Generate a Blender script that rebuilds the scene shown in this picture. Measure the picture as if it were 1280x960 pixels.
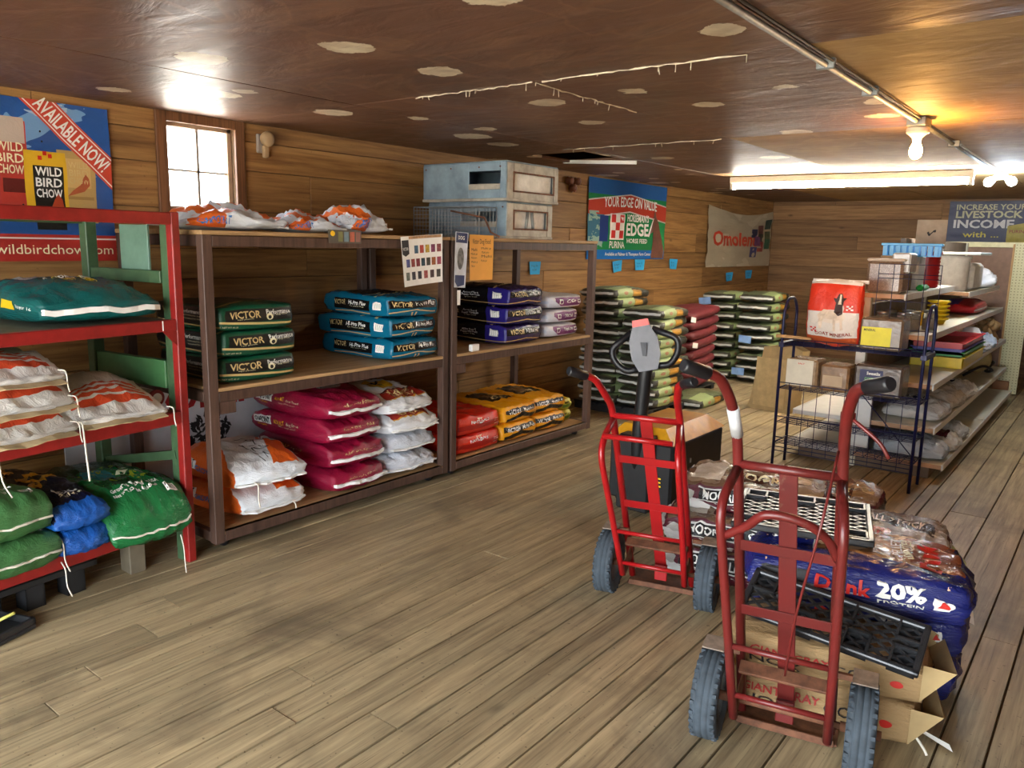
import bpy, bmesh, math, random
from math import sin, cos, pi, radians as rd, sqrt
from mathutils import Vector, Matrix, noise, Quaternion

for o in list(bpy.data.objects): bpy.data.objects.remove(o)
scene = bpy.context.scene
COL = scene.collection

# ------------------------------------------------------------------ camera
FPX, CAMH = 980.0, 1.65
YAW, PITCH, ROLL = rd(37.9), rd(10.2), rd(1.25)
FW = Vector((-sin(YAW)*cos(PITCH), cos(YAW)*cos(PITCH), -sin(PITCH)))
RT = Vector((cos(YAW), sin(YAW), 0)); UP = RT.cross(FW)
RT, UP = RT*cos(ROLL)+UP*sin(ROLL), UP*cos(ROLL)-RT*sin(ROLL)
CO = Vector((0, 0, CAMH))
cd = bpy.data.cameras.new('camera'); cam = bpy.data.objects.new('camera', cd); COL.objects.link(cam)
cd.sensor_width = 36; cd.lens = FPX/1280*36; cd.clip_start = .05
cam.matrix_world = Matrix.Translation(CO) @ Matrix((RT, UP, -FW)).transposed().to_4x4()
scene.camera = cam

# ------------------------------------------------------------------ world, exposure
w = bpy.data.worlds.new('sky'); scene.world = w; w.use_nodes = True
bg = w.node_tree.nodes['Background']; bg.inputs[0].default_value = (.86, .93, 1, 1); bg.inputs[1].default_value = 8.0
vs = scene.view_settings
vs.view_transform = 'Standard'; vs.look = 'None'; vs.gamma = 1; vs.use_curve_mapping = False; vs.exposure = 1.2

def area(name, loc, rot, sx, sy, power=0, color=(1, 1, 1), portal=False):
    l = bpy.data.lights.new(name, 'AREA'); l.shape = 'RECTANGLE'; l.size = sx; l.size_y = sy
    l.energy = power; l.color = color
    if portal: l.cycles.is_portal = True
    o = bpy.data.objects.new(name, l); COL.objects.link(o); o.location = loc; o.rotation_euler = rot
    return o
# open sky and sun outside the building: the sun only reaches the yard, whose bounce comes in by the window and the door
sl = bpy.data.lights.new('sun_offscreen', 'SUN'); sl.energy = 90; sl.angle = rd(.6); sl.color = (1, .95, .86)
so = bpy.data.objects.new('sun_offscreen', sl); COL.objects.link(so); so.rotation_euler = Vector((-.18, -.62, -.76)).to_track_quat('-Z', 'Y').to_euler()
# daylight comes in by the open door behind the camera and by the small window; the two portals give no light of their own
XW, YB, XR, YF, ZC = -4.62, 12.6, 3.0, -2.0, 2.375        # left wall, back wall, right wall, front wall, ceiling
area('door_front_offscreen', (-1.2, YF-.02, 1.15), (rd(90), 0, 0), 4.4, 2.3, portal=True)
area('window_daylight', (XW-.08, 2.76, 2.09), (0, rd(-90), 0), .5, .5, portal=True)

# ------------------------------------------------------------------ pixel -> direction -> point on a known plane
def ray(u, v): return FW + RT*((u-640)/FPX) - UP*((v-480)/FPX)
def atz(u, v, z=0): d = ray(u, v); return CO + d*((z-CAMH)/d.z)
def atx(u, v, x): d = ray(u, v); return CO + d*(x/d.x)
def aty(u, v, y): d = ray(u, v); return CO + d*(y/d.y)

# ------------------------------------------------------------------ node helpers
class NT:
    def __init__(s, name):
        s.m = bpy.data.materials.new(name); s.m.use_nodes = True
        s.t = s.m.node_tree; s.n = s.t.nodes; s.p = s.n['Principled BSDF']
    def node(s, typ, **kw):
        n = s.n.new(typ)
        for k, v in kw.items(): setattr(n, k, v)
        return n
    def link(s, a, b): s.t.links.new(a, b)
    def put(s, sock, v):
        if hasattr(v, 'links') or isinstance(v, bpy.types.NodeSocket): s.link(v, sock)
        else: sock.default_value = v
    def M(s, op, a, b=0.0, c=None):
        n = s.node('ShaderNodeMath', operation=op)
        s.put(n.inputs[0], a); s.put(n.inputs[1], b)
        if c is not None: s.put(n.inputs[2], c)
        return n.outputs[0]
    def mul(s, *a):
        r = a[0]
        for b in a[1:]: r = s.M('MULTIPLY', r, b)
        return r
    def mix(s, f, a, b, mode='MIX'):
        n = s.node('ShaderNodeMix', data_type='RGBA', blend_type=mode)
        s.put(n.inputs[0], f); s.put(n.inputs[6], c4(a) if not isinstance(a, bpy.types.NodeSocket) else a)
        s.put(n.inputs[7], c4(b) if not isinstance(b, bpy.types.NodeSocket) else b)
        return n.outputs[2]
    def noise(s, vec=None, scale=5, detail=3, rough=.5, dist=0.0):
        n = s.node('ShaderNodeTexNoise'); n.inputs['Scale'].default_value = scale; n.inputs['Detail'].default_value = detail
        n.inputs['Roughness'].default_value = rough; n.inputs['Distortion'].default_value = dist
        if vec is not None: s.link(vec, n.inputs['Vector'])
        return n.outputs[0]
    def ramp(s, f, stops):
        n = s.node('ShaderNodeValToRGB'); e = n.color_ramp.elements
        while len(e) < len(stops): e.new(.5)
        for i, (p, c) in enumerate(stops): e[i].position = p; e[i].color = c4(c) if not isinstance(c, (int, float)) else (c, c, c, 1)
        s.put(n.inputs[0], f); return n.outputs[0]
    def mapping(s, vec, scale=(1, 1, 1), loc=(0, 0, 0)):
        n = s.node('ShaderNodeMapping'); s.link(vec, n.inputs[0])
        n.inputs['Scale'].default_value = scale
        if isinstance(loc, bpy.types.NodeSocket): s.link(loc, n.inputs['Location'])
        else: n.inputs['Location'].default_value = loc
        return n.outputs[0]
    def pos(s): return s.node('ShaderNodeNewGeometry').outputs['Position']
    def obj(s): return s.node('ShaderNodeTexCoord').outputs['Object']
    def rand(s): return s.node('ShaderNodeObjectInfo').outputs['Random']
    def bump(s, h, strength=.3, dist=.01):
        n = s.node('ShaderNodeBump'); n.inputs['Strength'].default_value = strength; n.inputs['Distance'].default_value = dist
        s.link(h, n.inputs['Height']); s.link(n.outputs[0], s.p.inputs['Normal'])
    def color(s, c): s.put(s.p.inputs['Base Color'], c4(c) if not isinstance(c, bpy.types.NodeSocket) else c)
    def set(s, rough=.5, metal=0, spec=.5): 
        s.put(s.p.inputs['Roughness'], rough); s.put(s.p.inputs['Metallic'], metal); s.p.inputs['Specular IOR Level'].default_value = spec
def c4(c): return (c[0], c[1], c[2], 1) if len(c) == 3 else tuple(c)
def hexc(h):
    h = h.lstrip('#'); r = []
    for i in (0, 2, 4):
        v = int(h[i:i+2], 16)/255; r.append(v/12.92 if v <= .04045 else ((v+.055)/1.055)**2.4)
    return tuple(r)
MATS = {}
def plain(h, rough=.5, metal=0, spec=.5, var=.12, scale=14, name=None):
    """flat colour with a little mottling"""
    key = (h, rough, metal, spec, var, scale)
    if key in MATS: return MATS[key]
    t = NT(name or 'paint_'+str(h).lstrip('#')); c = hexc(h) if isinstance(h, str) else h
    f = t.noise(t.pos(), scale, 4, .6)
    t.color(t.mix(t.ramp(f, [(.35, 0.), (.65, 1.)]), [x*(1-var) for x in c], [min(1, x*(1+var)) for x in c]))
    t.set(rough, metal, spec); MATS[key] = t.m; return t.m
def emit(name, c, strength):
    t = NT(name); t.p.inputs['Emission Color'].default_value = c4(c); t.p.inputs['Emission Strength'].default_value = strength
    t.color(c); t.set(.5); return t.m
def wood(name, base, dark, axis=1, grain=(30, 1.2), var=.25, rough=.65, stain=None, knots=.5, spec=.35, bump=.15, streak=.35):
    """boards: grain runs along the world axis given; every board (object) gets its own offset and tone"""
    t = NT(name); p = t.pos(); r = t.rand()
    off = t.node('ShaderNodeCombineXYZ'); rr = t.M('MULTIPLY', r, 40.0)
    for i in range(3): t.link(rr, off.inputs[i])
    sc = [grain[0]]*3; sc[axis] = grain[1]
    v = t.mapping(p, sc, off.outputs[0])
    g1 = t.noise(v, 1.0, 6, .65, .6); g2 = t.noise(v, 3.1, 3, .6, .2)
    g = t.M('ADD', t.mul(g1, .65), t.mul(g2, .35))
    col = t.mix(t.ramp(g, [(.33, 1.), (.62, 0.)]), base, dark)
    tone = t.M('ADD', t.M('MULTIPLY', r, 2*var), 1-var)
    cmb = t.node('ShaderNodeCombineXYZ')
    for i in range(3): t.link(tone, cmb.inputs[i])
    col = t.mix(1.0, col, cmb.outputs[0], 'MULTIPLY')
    if knots:
        sk = [5.0]*3; sk[axis] = 2.2
        vk = t.node('ShaderNodeTexVoronoi'); t.link(t.mapping(p, sk, off.outputs[0]), vk.inputs['Vector']); vk.inputs['Scale'].default_value = .8
        k = t.ramp(vk.outputs['Distance'], [(.03, 1.), (.1, 0.)])
        col = t.mix(t.mul(k, knots), col, [x*.35 for x in dark])
    if streak:
        s2 = [c*3.6 for c in sc]; s2[axis] = sc[axis]*2.2
        g3 = t.noise(t.mapping(p, s2, off.outputs[0]), 1.0, 4, .6, .9)
        patch = t.ramp(t.noise(p, 2.6, 3, .6), [(.35, .25), (.65, 1.)])
        col = t.mix(t.mul(t.ramp(g3, [(.56, 0.), (.68, 1.)]), patch, streak), col, [x*.42 for x in dark])
        g4 = t.noise(p, 55, 2, .5); col = t.mix(t.mul(t.ramp(g4, [(.68, 0.), (.74, 1.)]), streak*.9), col, [x*.3 for x in dark])
    if stain:
        sn = t.noise(t.mapping(p, (1, 1, 1)), stain[0], 5, .62, .4)
        col = t.mix(t.mul(t.ramp(sn, [(.5, 0.), (.68, 1.)]), stain[2]), col, stain[1])
    t.color(col); t.set(rough, 0, spec); t.bump(g, bump, .004)
    return t.m

# ------------------------------------------------------------------ object helpers
def link(o, parent=None):
    COL.objects.link(o)
    if parent is not None: o.parent = parent
    return o
def tag(o, label, cat, group=None, kind=None):
    if label: o['label'] = label
    if cat: o['category'] = cat
    if group: o['group'] = group
    if kind: o['kind'] = kind
    return o
def empty(name, label, cat, loc=(0, 0, 0), rz=0, group=None, rot=None):
    o = bpy.data.objects.new(name, None); o.empty_display_size = .1; link(o)
    o.location = loc; o.rotation_euler = rot if rot else (0, 0, rz)
    return tag(o, label, cat, group)
def mesh(name, verts, faces, mat=None, parent=None, smooth=False):
    me = bpy.data.meshes.new(name); me.from_pydata([tuple(v) for v in verts], [], faces)
    if mat: me.materials.append(mat)
    if smooth:
        for p in me.polygons: p.use_smooth = True
    return link(bpy.data.objects.new(name, me), parent)
class MB:
    """collects shapes into one mesh"""
    def __init__(s): s.v = []; s.f = []; s.sm = []
    def add(s, vs, fs, smooth=False):
        b = len(s.v); s.v += [Vector(v) for v in vs]; s.f += [[i+b for i in f] for f in fs]; s.sm += [smooth]*len(fs); return s
    def box(s, c, d, rot=None, bev=0.0):
        c = Vector(c); hx, hy, hz = d[0]/2, d[1]/2, d[2]/2
        if bev > 0:
            bev = min(bev, hx*.9, hy*.9, hz*.9); vs = []; 
            idx = {}
            for sx in (-1, 1):
                for sy in (-1, 1):
                    for sz in (-1, 1):
                        for k in range(3):
                            q = [sx*hx, sy*hy, sz*hz]; sg = (sx, sy, sz)
                            for j in range(3):
                                if j != k: q[j] -= sg[j]*bev
                            idx[(sx, sy, sz, k)] = len(vs); vs.append(Vector(q))
            fs = []
            S = (-1, 1)
            for k in range(3):
                a, b = [(1, 2), (2, 0), (0, 1)][k]
                for sg in S:
                    def key(p, q):
                        r = [0, 0, 0]; r[k] = sg; r[a] = p; r[b] = q; return idx[(r[0], r[1], r[2], k)]
                    f = [key(-1, -1), key(1, -1), key(1, 1), key(-1, 1)]
                    fs.append(f if sg > 0 else f[::-1])
            for k in range(3):           # edge strips, along axis k
                a, b = [(1, 2), (2, 0), (0, 1)][k]
                for p in S:
                    for q in S:
                        def kk(t, face):
                            r = [0, 0, 0]; r[k] = t; r[a] = p; r[b] = q; return idx[(r[0], r[1], r[2], face)]
                        f = [kk(-1, a), kk(1, a), kk(1, b), kk(-1, b)]
                        fs.append(f if p*q < 0 else f[::-1])
            for sx in S:
                for sy in S:
                    for sz in S:
                        f = [idx[(sx, sy, sz, 0)], idx[(sx, sy, sz, 1)], idx[(sx, sy, sz, 2)]]
                        fs.append(f if sx*sy*sz > 0 else f[::-1])
        else:
            vs = [Vector((x*hx, y*hy, z*hz)) for z in (-1, 1) for y in (-1, 1) for x in (-1, 1)]
            fs = [[0, 2, 3, 1], [4, 5, 7, 6], [0, 1, 5, 4], [2, 6, 7, 3], [0, 4, 6, 2], [1, 3, 7, 5]]
        if rot is not None: vs = [rot @ v for v in vs]
        return s.add([v+c for v in vs], fs)
    def bx(s, x0, x1, y0, y1, z0, z1, bev=0.0): return s.box(((x0+x1)/2, (y0+y1)/2, (z0+z1)/2), (x1-x0, y1-y0, z1-z0), None, bev)
    def tube(s, pts, r, n=8, closed=False, cap=True):
        pts = [Vector(p) for p in pts]; N = len(pts); rs = r if isinstance(r, (list, tuple)) else [r]*N
        vs = []; up = None
        for i, p in enumerate(pts):
            if closed: t = (pts[(i+1) % N]-pts[i-1])
            else: t = pts[min(i+1, N-1)]-pts[max(i-1, 0)]
            t.normalize()
            if up is None:
                up = t.cross(Vector((0, 0, 1)))
                if up.length < .05: up = t.cross(Vector((1, 0, 0)))
                up.normalize()
            else:
                up = up - t*up.dot(t); up.normalize()
            b = t.cross(up)
            for k in range(n):
                a = 2*pi*k/n; vs.append(p + (up*cos(a)+b*sin(a))*rs[i])
        fs = []
        for i in range(N if closed else N-1):
            for k in range(n):
                j = (i+1) % N; fs.append([i*n+k, i*n+(k+1) % n, j*n+(k+1) % n, j*n+k])
        s.add(vs, fs, True)
        if cap and not closed:
            b0 = len(s.v)-len(vs); s.f += [[b0+k for k in range(n)][::-1], [b0+(N-1)*n+k for k in range(n)]]; s.sm += [False, False]
        return s
    def lathe(s, prof, n=16, c=(0, 0, 0), axis='z', cap=True):
        vs = []; c = Vector(c)
        for (r, h) in prof:
            for k in range(n):
                a = 2*pi*k/n
                v = {'z': Vector((r*cos(a), r*sin(a), h)), 'x': Vector((h, r*cos(a), r*sin(a))), 'y': Vector((r*sin(a), h, r*cos(a)))}[axis]
                vs.append(v+c)
        fs = []
        for i in range(len(prof)-1):
            for k in range(n): fs.append([i*n+k, i*n+(k+1) % n, (i+1)*n+(k+1) % n, (i+1)*n+k])
        s.add(vs, fs, True)
        if cap:
            b0 = len(s.v)-len(vs); s.f += [[b0+k for k in range(n)][::-1], [b0+(len(prof)-1)*n+k for k in range(n)]]; s.sm += [False, False]
        return s
    def prism(s, poly, z0, z1, xf=None):
        n = len(poly); vs = [Vector((p[0], p[1], z0)) for p in poly]+[Vector((p[0], p[1], z1)) for p in poly]
        if xf is not None: vs = [xf @ v for v in vs]
        fs = [list(range(n))[::-1], list(range(n, 2*n))]+[[i, (i+1) % n, n+(i+1) % n, n+i] for i in range(n)]
        return s.add(vs, fs)
    def build(s, name, mat, parent=None):
        me = bpy.data.meshes.new(name); me.from_pydata([tuple(v) for v in s.v], [], s.f)
        if mat: me.materials.append(mat)
        if any(s.sm): me.polygons.foreach_set('use_smooth', s.sm)
        me.update()
        return link(bpy.data.objects.new(name, me), parent)
def smooth_path(pts, k=6):
    """Catmull-Rom through the points"""
    P = [Vector(p) for p in pts]; P = [P[0]*2-P[1]]+P+[P[-1]*2-P[-2]]; out = []
    for i in range(1, len(P)-2):
        for j in range(k):
            t = j/k; a, b, c, d = P[i-1:i+3]
            out.append(.5*((2*b)+(c-a)*t+(2*a-5*b+4*c-d)*t*t+(3*b-a-3*c+d)*t**3))
    out.append(P[-2]); return out
def fillet(pts, r=.05, k=5):
    """polyline with rounded corners"""
    P = [Vector(p) for p in pts]; out = [P[0]]
    for i in range(1, len(P)-1):
        a = P[i-1]-P[i]; b = P[i+1]-P[i]; rr = min(r, a.length*.45, b.length*.45)
        p0 = P[i]+a.normalized()*rr; p1 = P[i]+b.normalized()*rr
        for j in range(k+1):
            t = j/k; out.append(p0*(1-t)**2+P[i]*2*t*(1-t)+p1*t*t)
    out.append(P[-1]); return out
def copy_tree(o, parent=None):
    c = o.copy(); COL.objects.link(c); c.parent = parent
    for ch in list(o.children): copy_tree(ch, c)
    return c

# ------------------------------------------------------------------ lettering (built-in font turned into flat mesh outlines)
_TX = {}
def text_geo(s, bold=.012):
    k = (s, bold)
    if k in _TX: return _TX[k]
    cu = bpy.data.curves.new('t', 'FONT'); cu.body = s; cu.offset = bold; cu.resolution_u = 2
    o = bpy.data.objects.new('t', cu); COL.objects.link(o)
    dg = bpy.context.evaluated_depsgraph_get(); ev = o.evaluated_get(dg); me = ev.to_mesh()
    vs = [Vector((v.co.x, v.co.y)) for v in me.vertices]; fs = [list(p.vertices) for p in me.polygons]
    ev.to_mesh_clear(); bpy.data.objects.remove(o); bpy.data.curves.remove(cu)
    x0 = min(v.x for v in vs); x1 = max(v.x for v in vs); y0 = min(v.y for v in vs); y1 = max(v.y for v in vs)
    vs = [((v.x-x0)/(x1-x0)*2-1, (v.y-y0)/(y1-y0)*2-1) for v in vs]
    _TX[k] = (vs, fs); return _TX[k]
def _tri_sub(vs, fs, aspect):
    """triangulate lettering and split long edges so that it can follow a curved surface"""
    bm = bmesh.new(); V = [bm.verts.new((x*aspect[0], y*aspect[1], 0)) for x, y in vs]
    for f in fs:
        try: bm.faces.new([V[i] for i in f])
        except ValueError: pass
    bmesh.ops.triangulate(bm, faces=bm.faces[:])
    for _ in range(2):
        E_ = [e for e in bm.edges if e.calc_length() > .04]
        if not E_: break
        bmesh.ops.subdivide_edges(bm, edges=E_, cuts=1)
        bmesh.ops.triangulate(bm, faces=[f for f in bm.faces if len(f.verts) > 3])
    bm.verts.index_update()
    out = [(v.co.x, v.co.y) for v in bm.verts], [[v.index for v in f.verts] for f in bm.faces]
    bm.free(); return out
class Surf:
    """a surface p(face, a, b); a, b run over -1..1; 'size' gives the face's real size for undistorted lettering"""
    def __init__(s, fn, size): s.fn = fn; s.size = size
    def at(s, face, a, b, off=0.0):
        p = s.fn(face, a, b)
        if off:
            e = .02; n = (s.fn(face, a+e, b)-s.fn(face, a-e, b)).cross(s.fn(face, a, b+e)-s.fn(face, a, b-e))
            if n.length > 0: p = p+n.normalized()*off
        return p
def letter(surf, parent, face, string, ac, bc, wa, hb, mat, rot=0, off=.003, bold=.012, name='lettering', arc=0.0):
    """text block centred at (ac, bc), half width wa, half height hb (face units)"""
    sw, sh = surf.size(face)
    vs, fs = text_geo(string, bold)
    W_, H_ = wa*sw/2, hb*sh/2
    if rot in (90, 270, -90): W_, H_ = hb*sh/2, wa*sw/2
    vs, fs = _tri_sub(vs, fs, (W_, H_))
    c, s_ = cos(rd(rot)), sin(rd(rot)); pts = []
    for x, y in vs:
        y += arc*(1-(x/W_)**2)
        X, Y = x*c-y*s_, x*s_+y*c
        pts.append(surf.at(face, ac+X/(sw/2), bc+Y/(sh/2), off))
    return mesh(name, pts, fs, mat, parent)
def decal(surf, parent, face, poly, mat, off=.0022, name='printed_mark', sub=True):
    """flat printed shape: polygon in face units"""
    bm = bmesh.new(); V = [bm.verts.new((x, y, 0)) for x, y in poly]; bm.faces.new(V)
    bmesh.ops.triangulate(bm, faces=bm.faces[:])
    for _ in range(3 if sub else 0):
        E_ = [e for e in bm.edges if e.calc_length() > .1]
        if not E_: break
        bmesh.ops.subdivide_edges(bm, edges=E_, cuts=1)
        bmesh.ops.triangulate(bm, faces=[f for f in bm.faces if len(f.verts) > 3])
    bm.verts.index_update()
    pts = [surf.at(face, v.co.x, v.co.y, off) for v in bm.verts]; fs = [[v.index for v in f.verts] for f in bm.faces]
    bm.free(); return mesh(name, pts, fs, mat, parent)
def ell(ac, bc, ra, rb, n=20): return [(ac+ra*cos(2*pi*i/n), bc+rb*sin(2*pi*i/n)) for i in range(n)]
def rect(a0, a1, b0, b1): return [(a0, b0), (a1, b0), (a1, b1), (a0, b1)]

def printmat(name, base, layers, rough=.32, spec=.5, crinkle=.25, attr='rp', cscale=9, dirt=.08):
    """printed film: base colour plus printed areas, positions from the bag's own rest coordinates"""
    t = NT(name); at = t.node('ShaderNodeAttribute'); at.attribute_name = attr
    sp = t.node('ShaderNodeSeparateXYZ'); t.link(at.outputs['Vector'], sp.inputs[0]); X, Y, Z = sp.outputs
    neg = lambda q: t.M('MULTIPLY', q, -1.0)
    fn = t.noise(at.outputs['Vector'], 3.0, 4, .6)
    col = t.mix(fn, [c*(1-dirt) for c in hexc(base)], [min(1, c*(1+dirt)) for c in hexc(base)])
    def ab(face):
        return {'+z': (X, Y, Z), '-z': (X, Y, neg(Z)), '+x': (Y, Z, X), '-x': (neg(Y), Z, neg(X)), '+y': (neg(X), Z, Y), '-y': (X, Z, neg(Y)),
                'xy': (X, Y, None), 'xz': (X, Z, None), 'yz': (Y, Z, None)}[face]
    for L in layers:
        kind, face = L[0], L[1]; a, b, c = ab(face)
        if kind == 'r':
            a0, a1, b0, b1, cc = L[2:7]; sl = L[7] if len(L) > 7 else 0
            if sl: b = t.M('ADD', b, t.mul(t.M('ABSOLUTE', t.M('SUBTRACT', a, (a0+a1)/2)), sl))
            ms = []
            if a0 > -1: ms.append(t.M('GREATER_THAN', a, a0))
            if a1 < 1: ms.append(t.M('LESS_THAN', a, a1))
            if b0 > -1: ms.append(t.M('GREATER_THAN', b, b0))
            if b1 < 1: ms.append(t.M('LESS_THAN', b, b1))
        elif kind == 's':       # slanted band: p0 < a*ca + b*cb < p1
            ca, cb, p0, p1, cc = L[2:7]; q = t.M('ADD', t.mul(a, float(ca)), t.mul(b, float(cb)))
            ms = [t.M('GREATER_THAN', q, p0), t.M('LESS_THAN', q, p1)]
        elif kind == 'e':
            ac, bc, ra, rb, cc = L[2:7]
            d = t.M('ADD', t.M('POWER', t.mul(t.M('SUBTRACT', a, ac), 1/ra), 2.0), t.M('POWER', t.mul(t.M('SUBTRACT', b, bc), 1/rb), 2.0))
            ms = [t.M('LESS_THAN', d, 1.0)]
        elif kind == 'n':       # blotchy picture areas
            sc, th, cc = L[2:5]; ms = [t.M('GREATER_THAN', t.noise(at.outputs['Vector'], sc, 3, .6, .5), th)]
            if len(L) > 5:
                a0, a1, b0, b1 = L[5:9]
                ms += [t.M('GREATER_THAN', a, a0), t.M('LESS_THAN', a, a1), t.M('GREATER_THAN', b, b0), t.M('LESS_THAN', b, b1)]
        if c is not None: ms.append(t.M('GREATER_THAN', c, .985))
        col = t.mix(t.mul(*ms) if ms else 1.0, col, hexc(cc))
    t.color(col); t.set(rough, 0, spec)
    if crinkle:
        h = t.noise(at.outputs['Vector'], cscale, 4, .6, .8); t.bump(h, crinkle, .02)
    return t.m

class Bag:
    def __init__(s, L, W, T, ex=.55, ey=.3, k=3, r=.28, lift=.35, wr=.006, seed=0, bend=None, fold=0.0):
        s.L, s.W, s.T = L, W, T; s.bend = bend; s.p = (ex, ey, k, r, lift, wr, seed, fold)
        s.surf = Surf(lambda f, a, b: s.D(*s.cube(f, a, b)), s.size)
    def size(s, f): return {'z': (s.L, s.W), 'y': (s.L, s.T), 'x': (s.W, s.T)}[f[1]]
    @staticmethod
    def cube(f, a, b):
        a = max(-1, min(1, a)); b = max(-1, min(1, b))
        return {'+z': (a, b, 1), '-z': (a, -b, -1), '+x': (1, a, b), '-x': (-1, -a, b), '+y': (-a, 1, b), '-y': (a, -1, b)}[f]
    def D(s, x, y, z):
        ex, ey, k, r, lift, wr, seed, fold = s.p
        X = x*(1-r)+r*x*sqrt(max(0, 1-y*y/2-z*z/2+y*y*z*z/3))*1.1
        Y = y*(1-r)+r*y*sqrt(max(0, 1-x*x/2-z*z/2+x*x*z*z/3))*1.1
        Z = z*(1-r)+r*z*sqrt(max(0, 1-y*y/2-x*x/2+y*y*x*x/3))*1.1
        th = (1-ex*abs(x)**k)*(1-ey*abs(y)**k)
        h = lift*s.T*(1-th)+(Z+1)/2*s.T*th
        q = Vector((x*1.7+seed*3.1, y*1.7-seed*1.7, z*1.1+seed))
        n = noise.noise(q); n2 = noise.noise(q*3.1); n3 = 1-abs(noise.noise(q*2.0+Vector((9, 3, 1))))*2
        am = max(0, (z+1)/2)
        v = Vector((X*s.L/2+wr*n2*(1 if abs(x) > .6 else .2)*1.2, Y*s.W/2+wr*n*1.4*y, h+am*(wr*1.3*n+wr*.5*n2+fold*max(0, n3)**3)))
        return s.bend(v) if s.bend else v
    def build(s, name, mat, n=(28, 20, 8), parent=None):
        idx = {}; V = []; R = []; F = []
        def vid(x, y, z):
            key = (round(x, 4), round(y, 4), round(z, 4))
            if key not in idx: idx[key] = len(V); V.append(tuple(s.D(x, y, z))); R.append((x, y, z))
            return idx[key]
        def grid(f, na, nb):
            for i in range(na):
                for j in range(nb):
                    q = [s.cube(f, -1+2*(i+di)/na, -1+2*(j+dj)/nb) for di, dj in ((0, 0), (1, 0), (1, 1), (0, 1))]
                    F.append([vid(*p) for p in q])
        for f, na, nb in (('+z', n[0], n[1]), ('-z', n[0], n[1]), ('+x', n[1], n[2]), ('-x', n[1], n[2]), ('+y', n[0], n[2]), ('-y', n[0], n[2])): grid(f, na, nb)
        me = bpy.data.meshes.new(name); me.from_pydata(V, [], F); me.materials.append(mat)
        a = me.attributes.new('rp', 'FLOAT_VECTOR', 'POINT'); a.data.foreach_set('vector', [c for r in R for c in r])
        me.polygons.foreach_set('use_smooth', [True]*len(F)); me.update()
        me['soft'] = 1
        return link(bpy.data.objects.new(name, me), parent)
    def tape(s, parent, mat, side='+x', wdt=.03, z=0.0, droop=.004, ext=.0, name='seam_tape', n=14, th=.005, a0=-1, a1=1):
        """stitched paper strip along a sewn edge"""
        mb = MB(); rows = []
        for i in range(n+1):
            a = a0+(a1-a0)*i/n; p = s.D(*s.cube(side, a, z)); q = s.D(*s.cube(side, a*.96, z))
            d = {'x': Vector((1, 0, 0)), 'y': Vector((0, 1, 0))}[side[1]]*(1 if side[0] == '+' else -1)
            if side == '-x': pass
            o = Vector((0, 0, droop*noise.noise(Vector((a*2.3, s.p[6], 0)))*2))
            b = p-d*.008; e = p+d*wdt+o
            rows.append((b+Vector((0, 0, th)), e+Vector((0, 0, th)), e-Vector((0, 0, th)), b-Vector((0, 0, th))))
        vs = [v for r in rows for v in r]; fs = []
        for i in range(n):
            for k in range(4): fs.append([i*4+k, i*4+(k+1) % 4, (i+1)*4+(k+1) % 4, (i+1)*4+k])
        fs += [[0, 1, 2, 3], [n*4+3, n*4+2, n*4+1, n*4]]
        return mesh(name, vs, fs, mat, parent)
def string(parent, pts, mat, r=.0025, name='stitch_string'):
    return MB().tube(smooth_path(pts, 4), r, 5).build(name, mat, parent)
def place(o, loc, rz=0, rx=0, ry=0, label=None, cat=None, group=None):
    o.location = loc; o.rotation_euler = (rx, ry, rz); tag(o, label, cat, group); return o

# shared plain materials
M_WHITE = plain('e9e7e0', .45, var=.05); M_PAPER = plain('f1efe8', .7, var=.04); M_BLACK = plain('16161a', .45, var=.2); M_INK = plain('1b1a1c', .6, var=.05)
M_GOLD = plain('cdb27a', .4, var=.08); M_CREAM = plain('e8dfb6', .5, var=.05); M_YELLOW = plain('f2c41d', .4, var=.06); M_RED = plain('c8261c', .4, var=.07)
M_ORANGE = plain('e8641b', .45, var=.06); M_STRING = plain('dcd6c6', .8, var=.05); M_TAPE = plain('e6e6e2', .6, var=.06); M_TAPEG = plain('b9bab4', .6, var=.08)
M_STICKY = plain('2da3d8', .7, var=.06); M_NAVY = plain('22305e', .5, var=.08); M_BLUE = plain('2f6fb5', .45, var=.06); M_GREENP = plain('2d8a4a', .5, var=.06)
M_STEEL = plain('9a9c9c', .35, .9, var=.15, scale=30); M_GALV = plain('8d9190', .55, .45, var=.2, scale=18); M_RUST = plain('6d4630', .75, .2, var=.35, scale=25)
M_RUBBER = plain('3d464d', .85, var=.2, scale=22); M_DARK = plain('0f0e0e', .7, var=.2); M_SILVERPRINT = plain('c9c6bd', .5, var=.1)
# ================================================================== STRUCTURE
def structure(o): o['kind'] = 'structure'; return o
random.seed(4)
W_FLOOR = wood('worn_floor_boards', hexc('b9a680'), hexc('7a6a50'), axis=1, grain=(22, 1.0), var=.13, rough=.5, stain=(1.7, hexc('5c5040'), .6), knots=.6, spec=.4, bump=.35, streak=.75)
W_LEFT = wood('pine_wall_boards', hexc('a37a48'), hexc('664222'), axis=1, grain=(16, .8), var=.18, rough=.6, knots=.6, bump=.2)
W_BACK = wood('old_pine_boards', hexc('94704a'), hexc('604126'), axis=0, grain=(16, .8), var=.18, rough=.65, knots=.6, bump=.2)
W_DARK = wood('rough_sheathing', hexc('6b5238'), hexc('4a3622'), axis=1, var=.1, rough=.8, knots=0)
W_SHELF = wood('raw_shelf_board', hexc('b9966a'), hexc('86663f'), axis=1, grain=(30, 1.3), var=.12, rough=.6, knots=.3, bump=.1)
W_BROWN = wood('brown_painted_timber', hexc('5c453a'), hexc('3b2a22'), axis=2, grain=(20, 2), var=.1, rough=.5, knots=.15, bump=.12)
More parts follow.
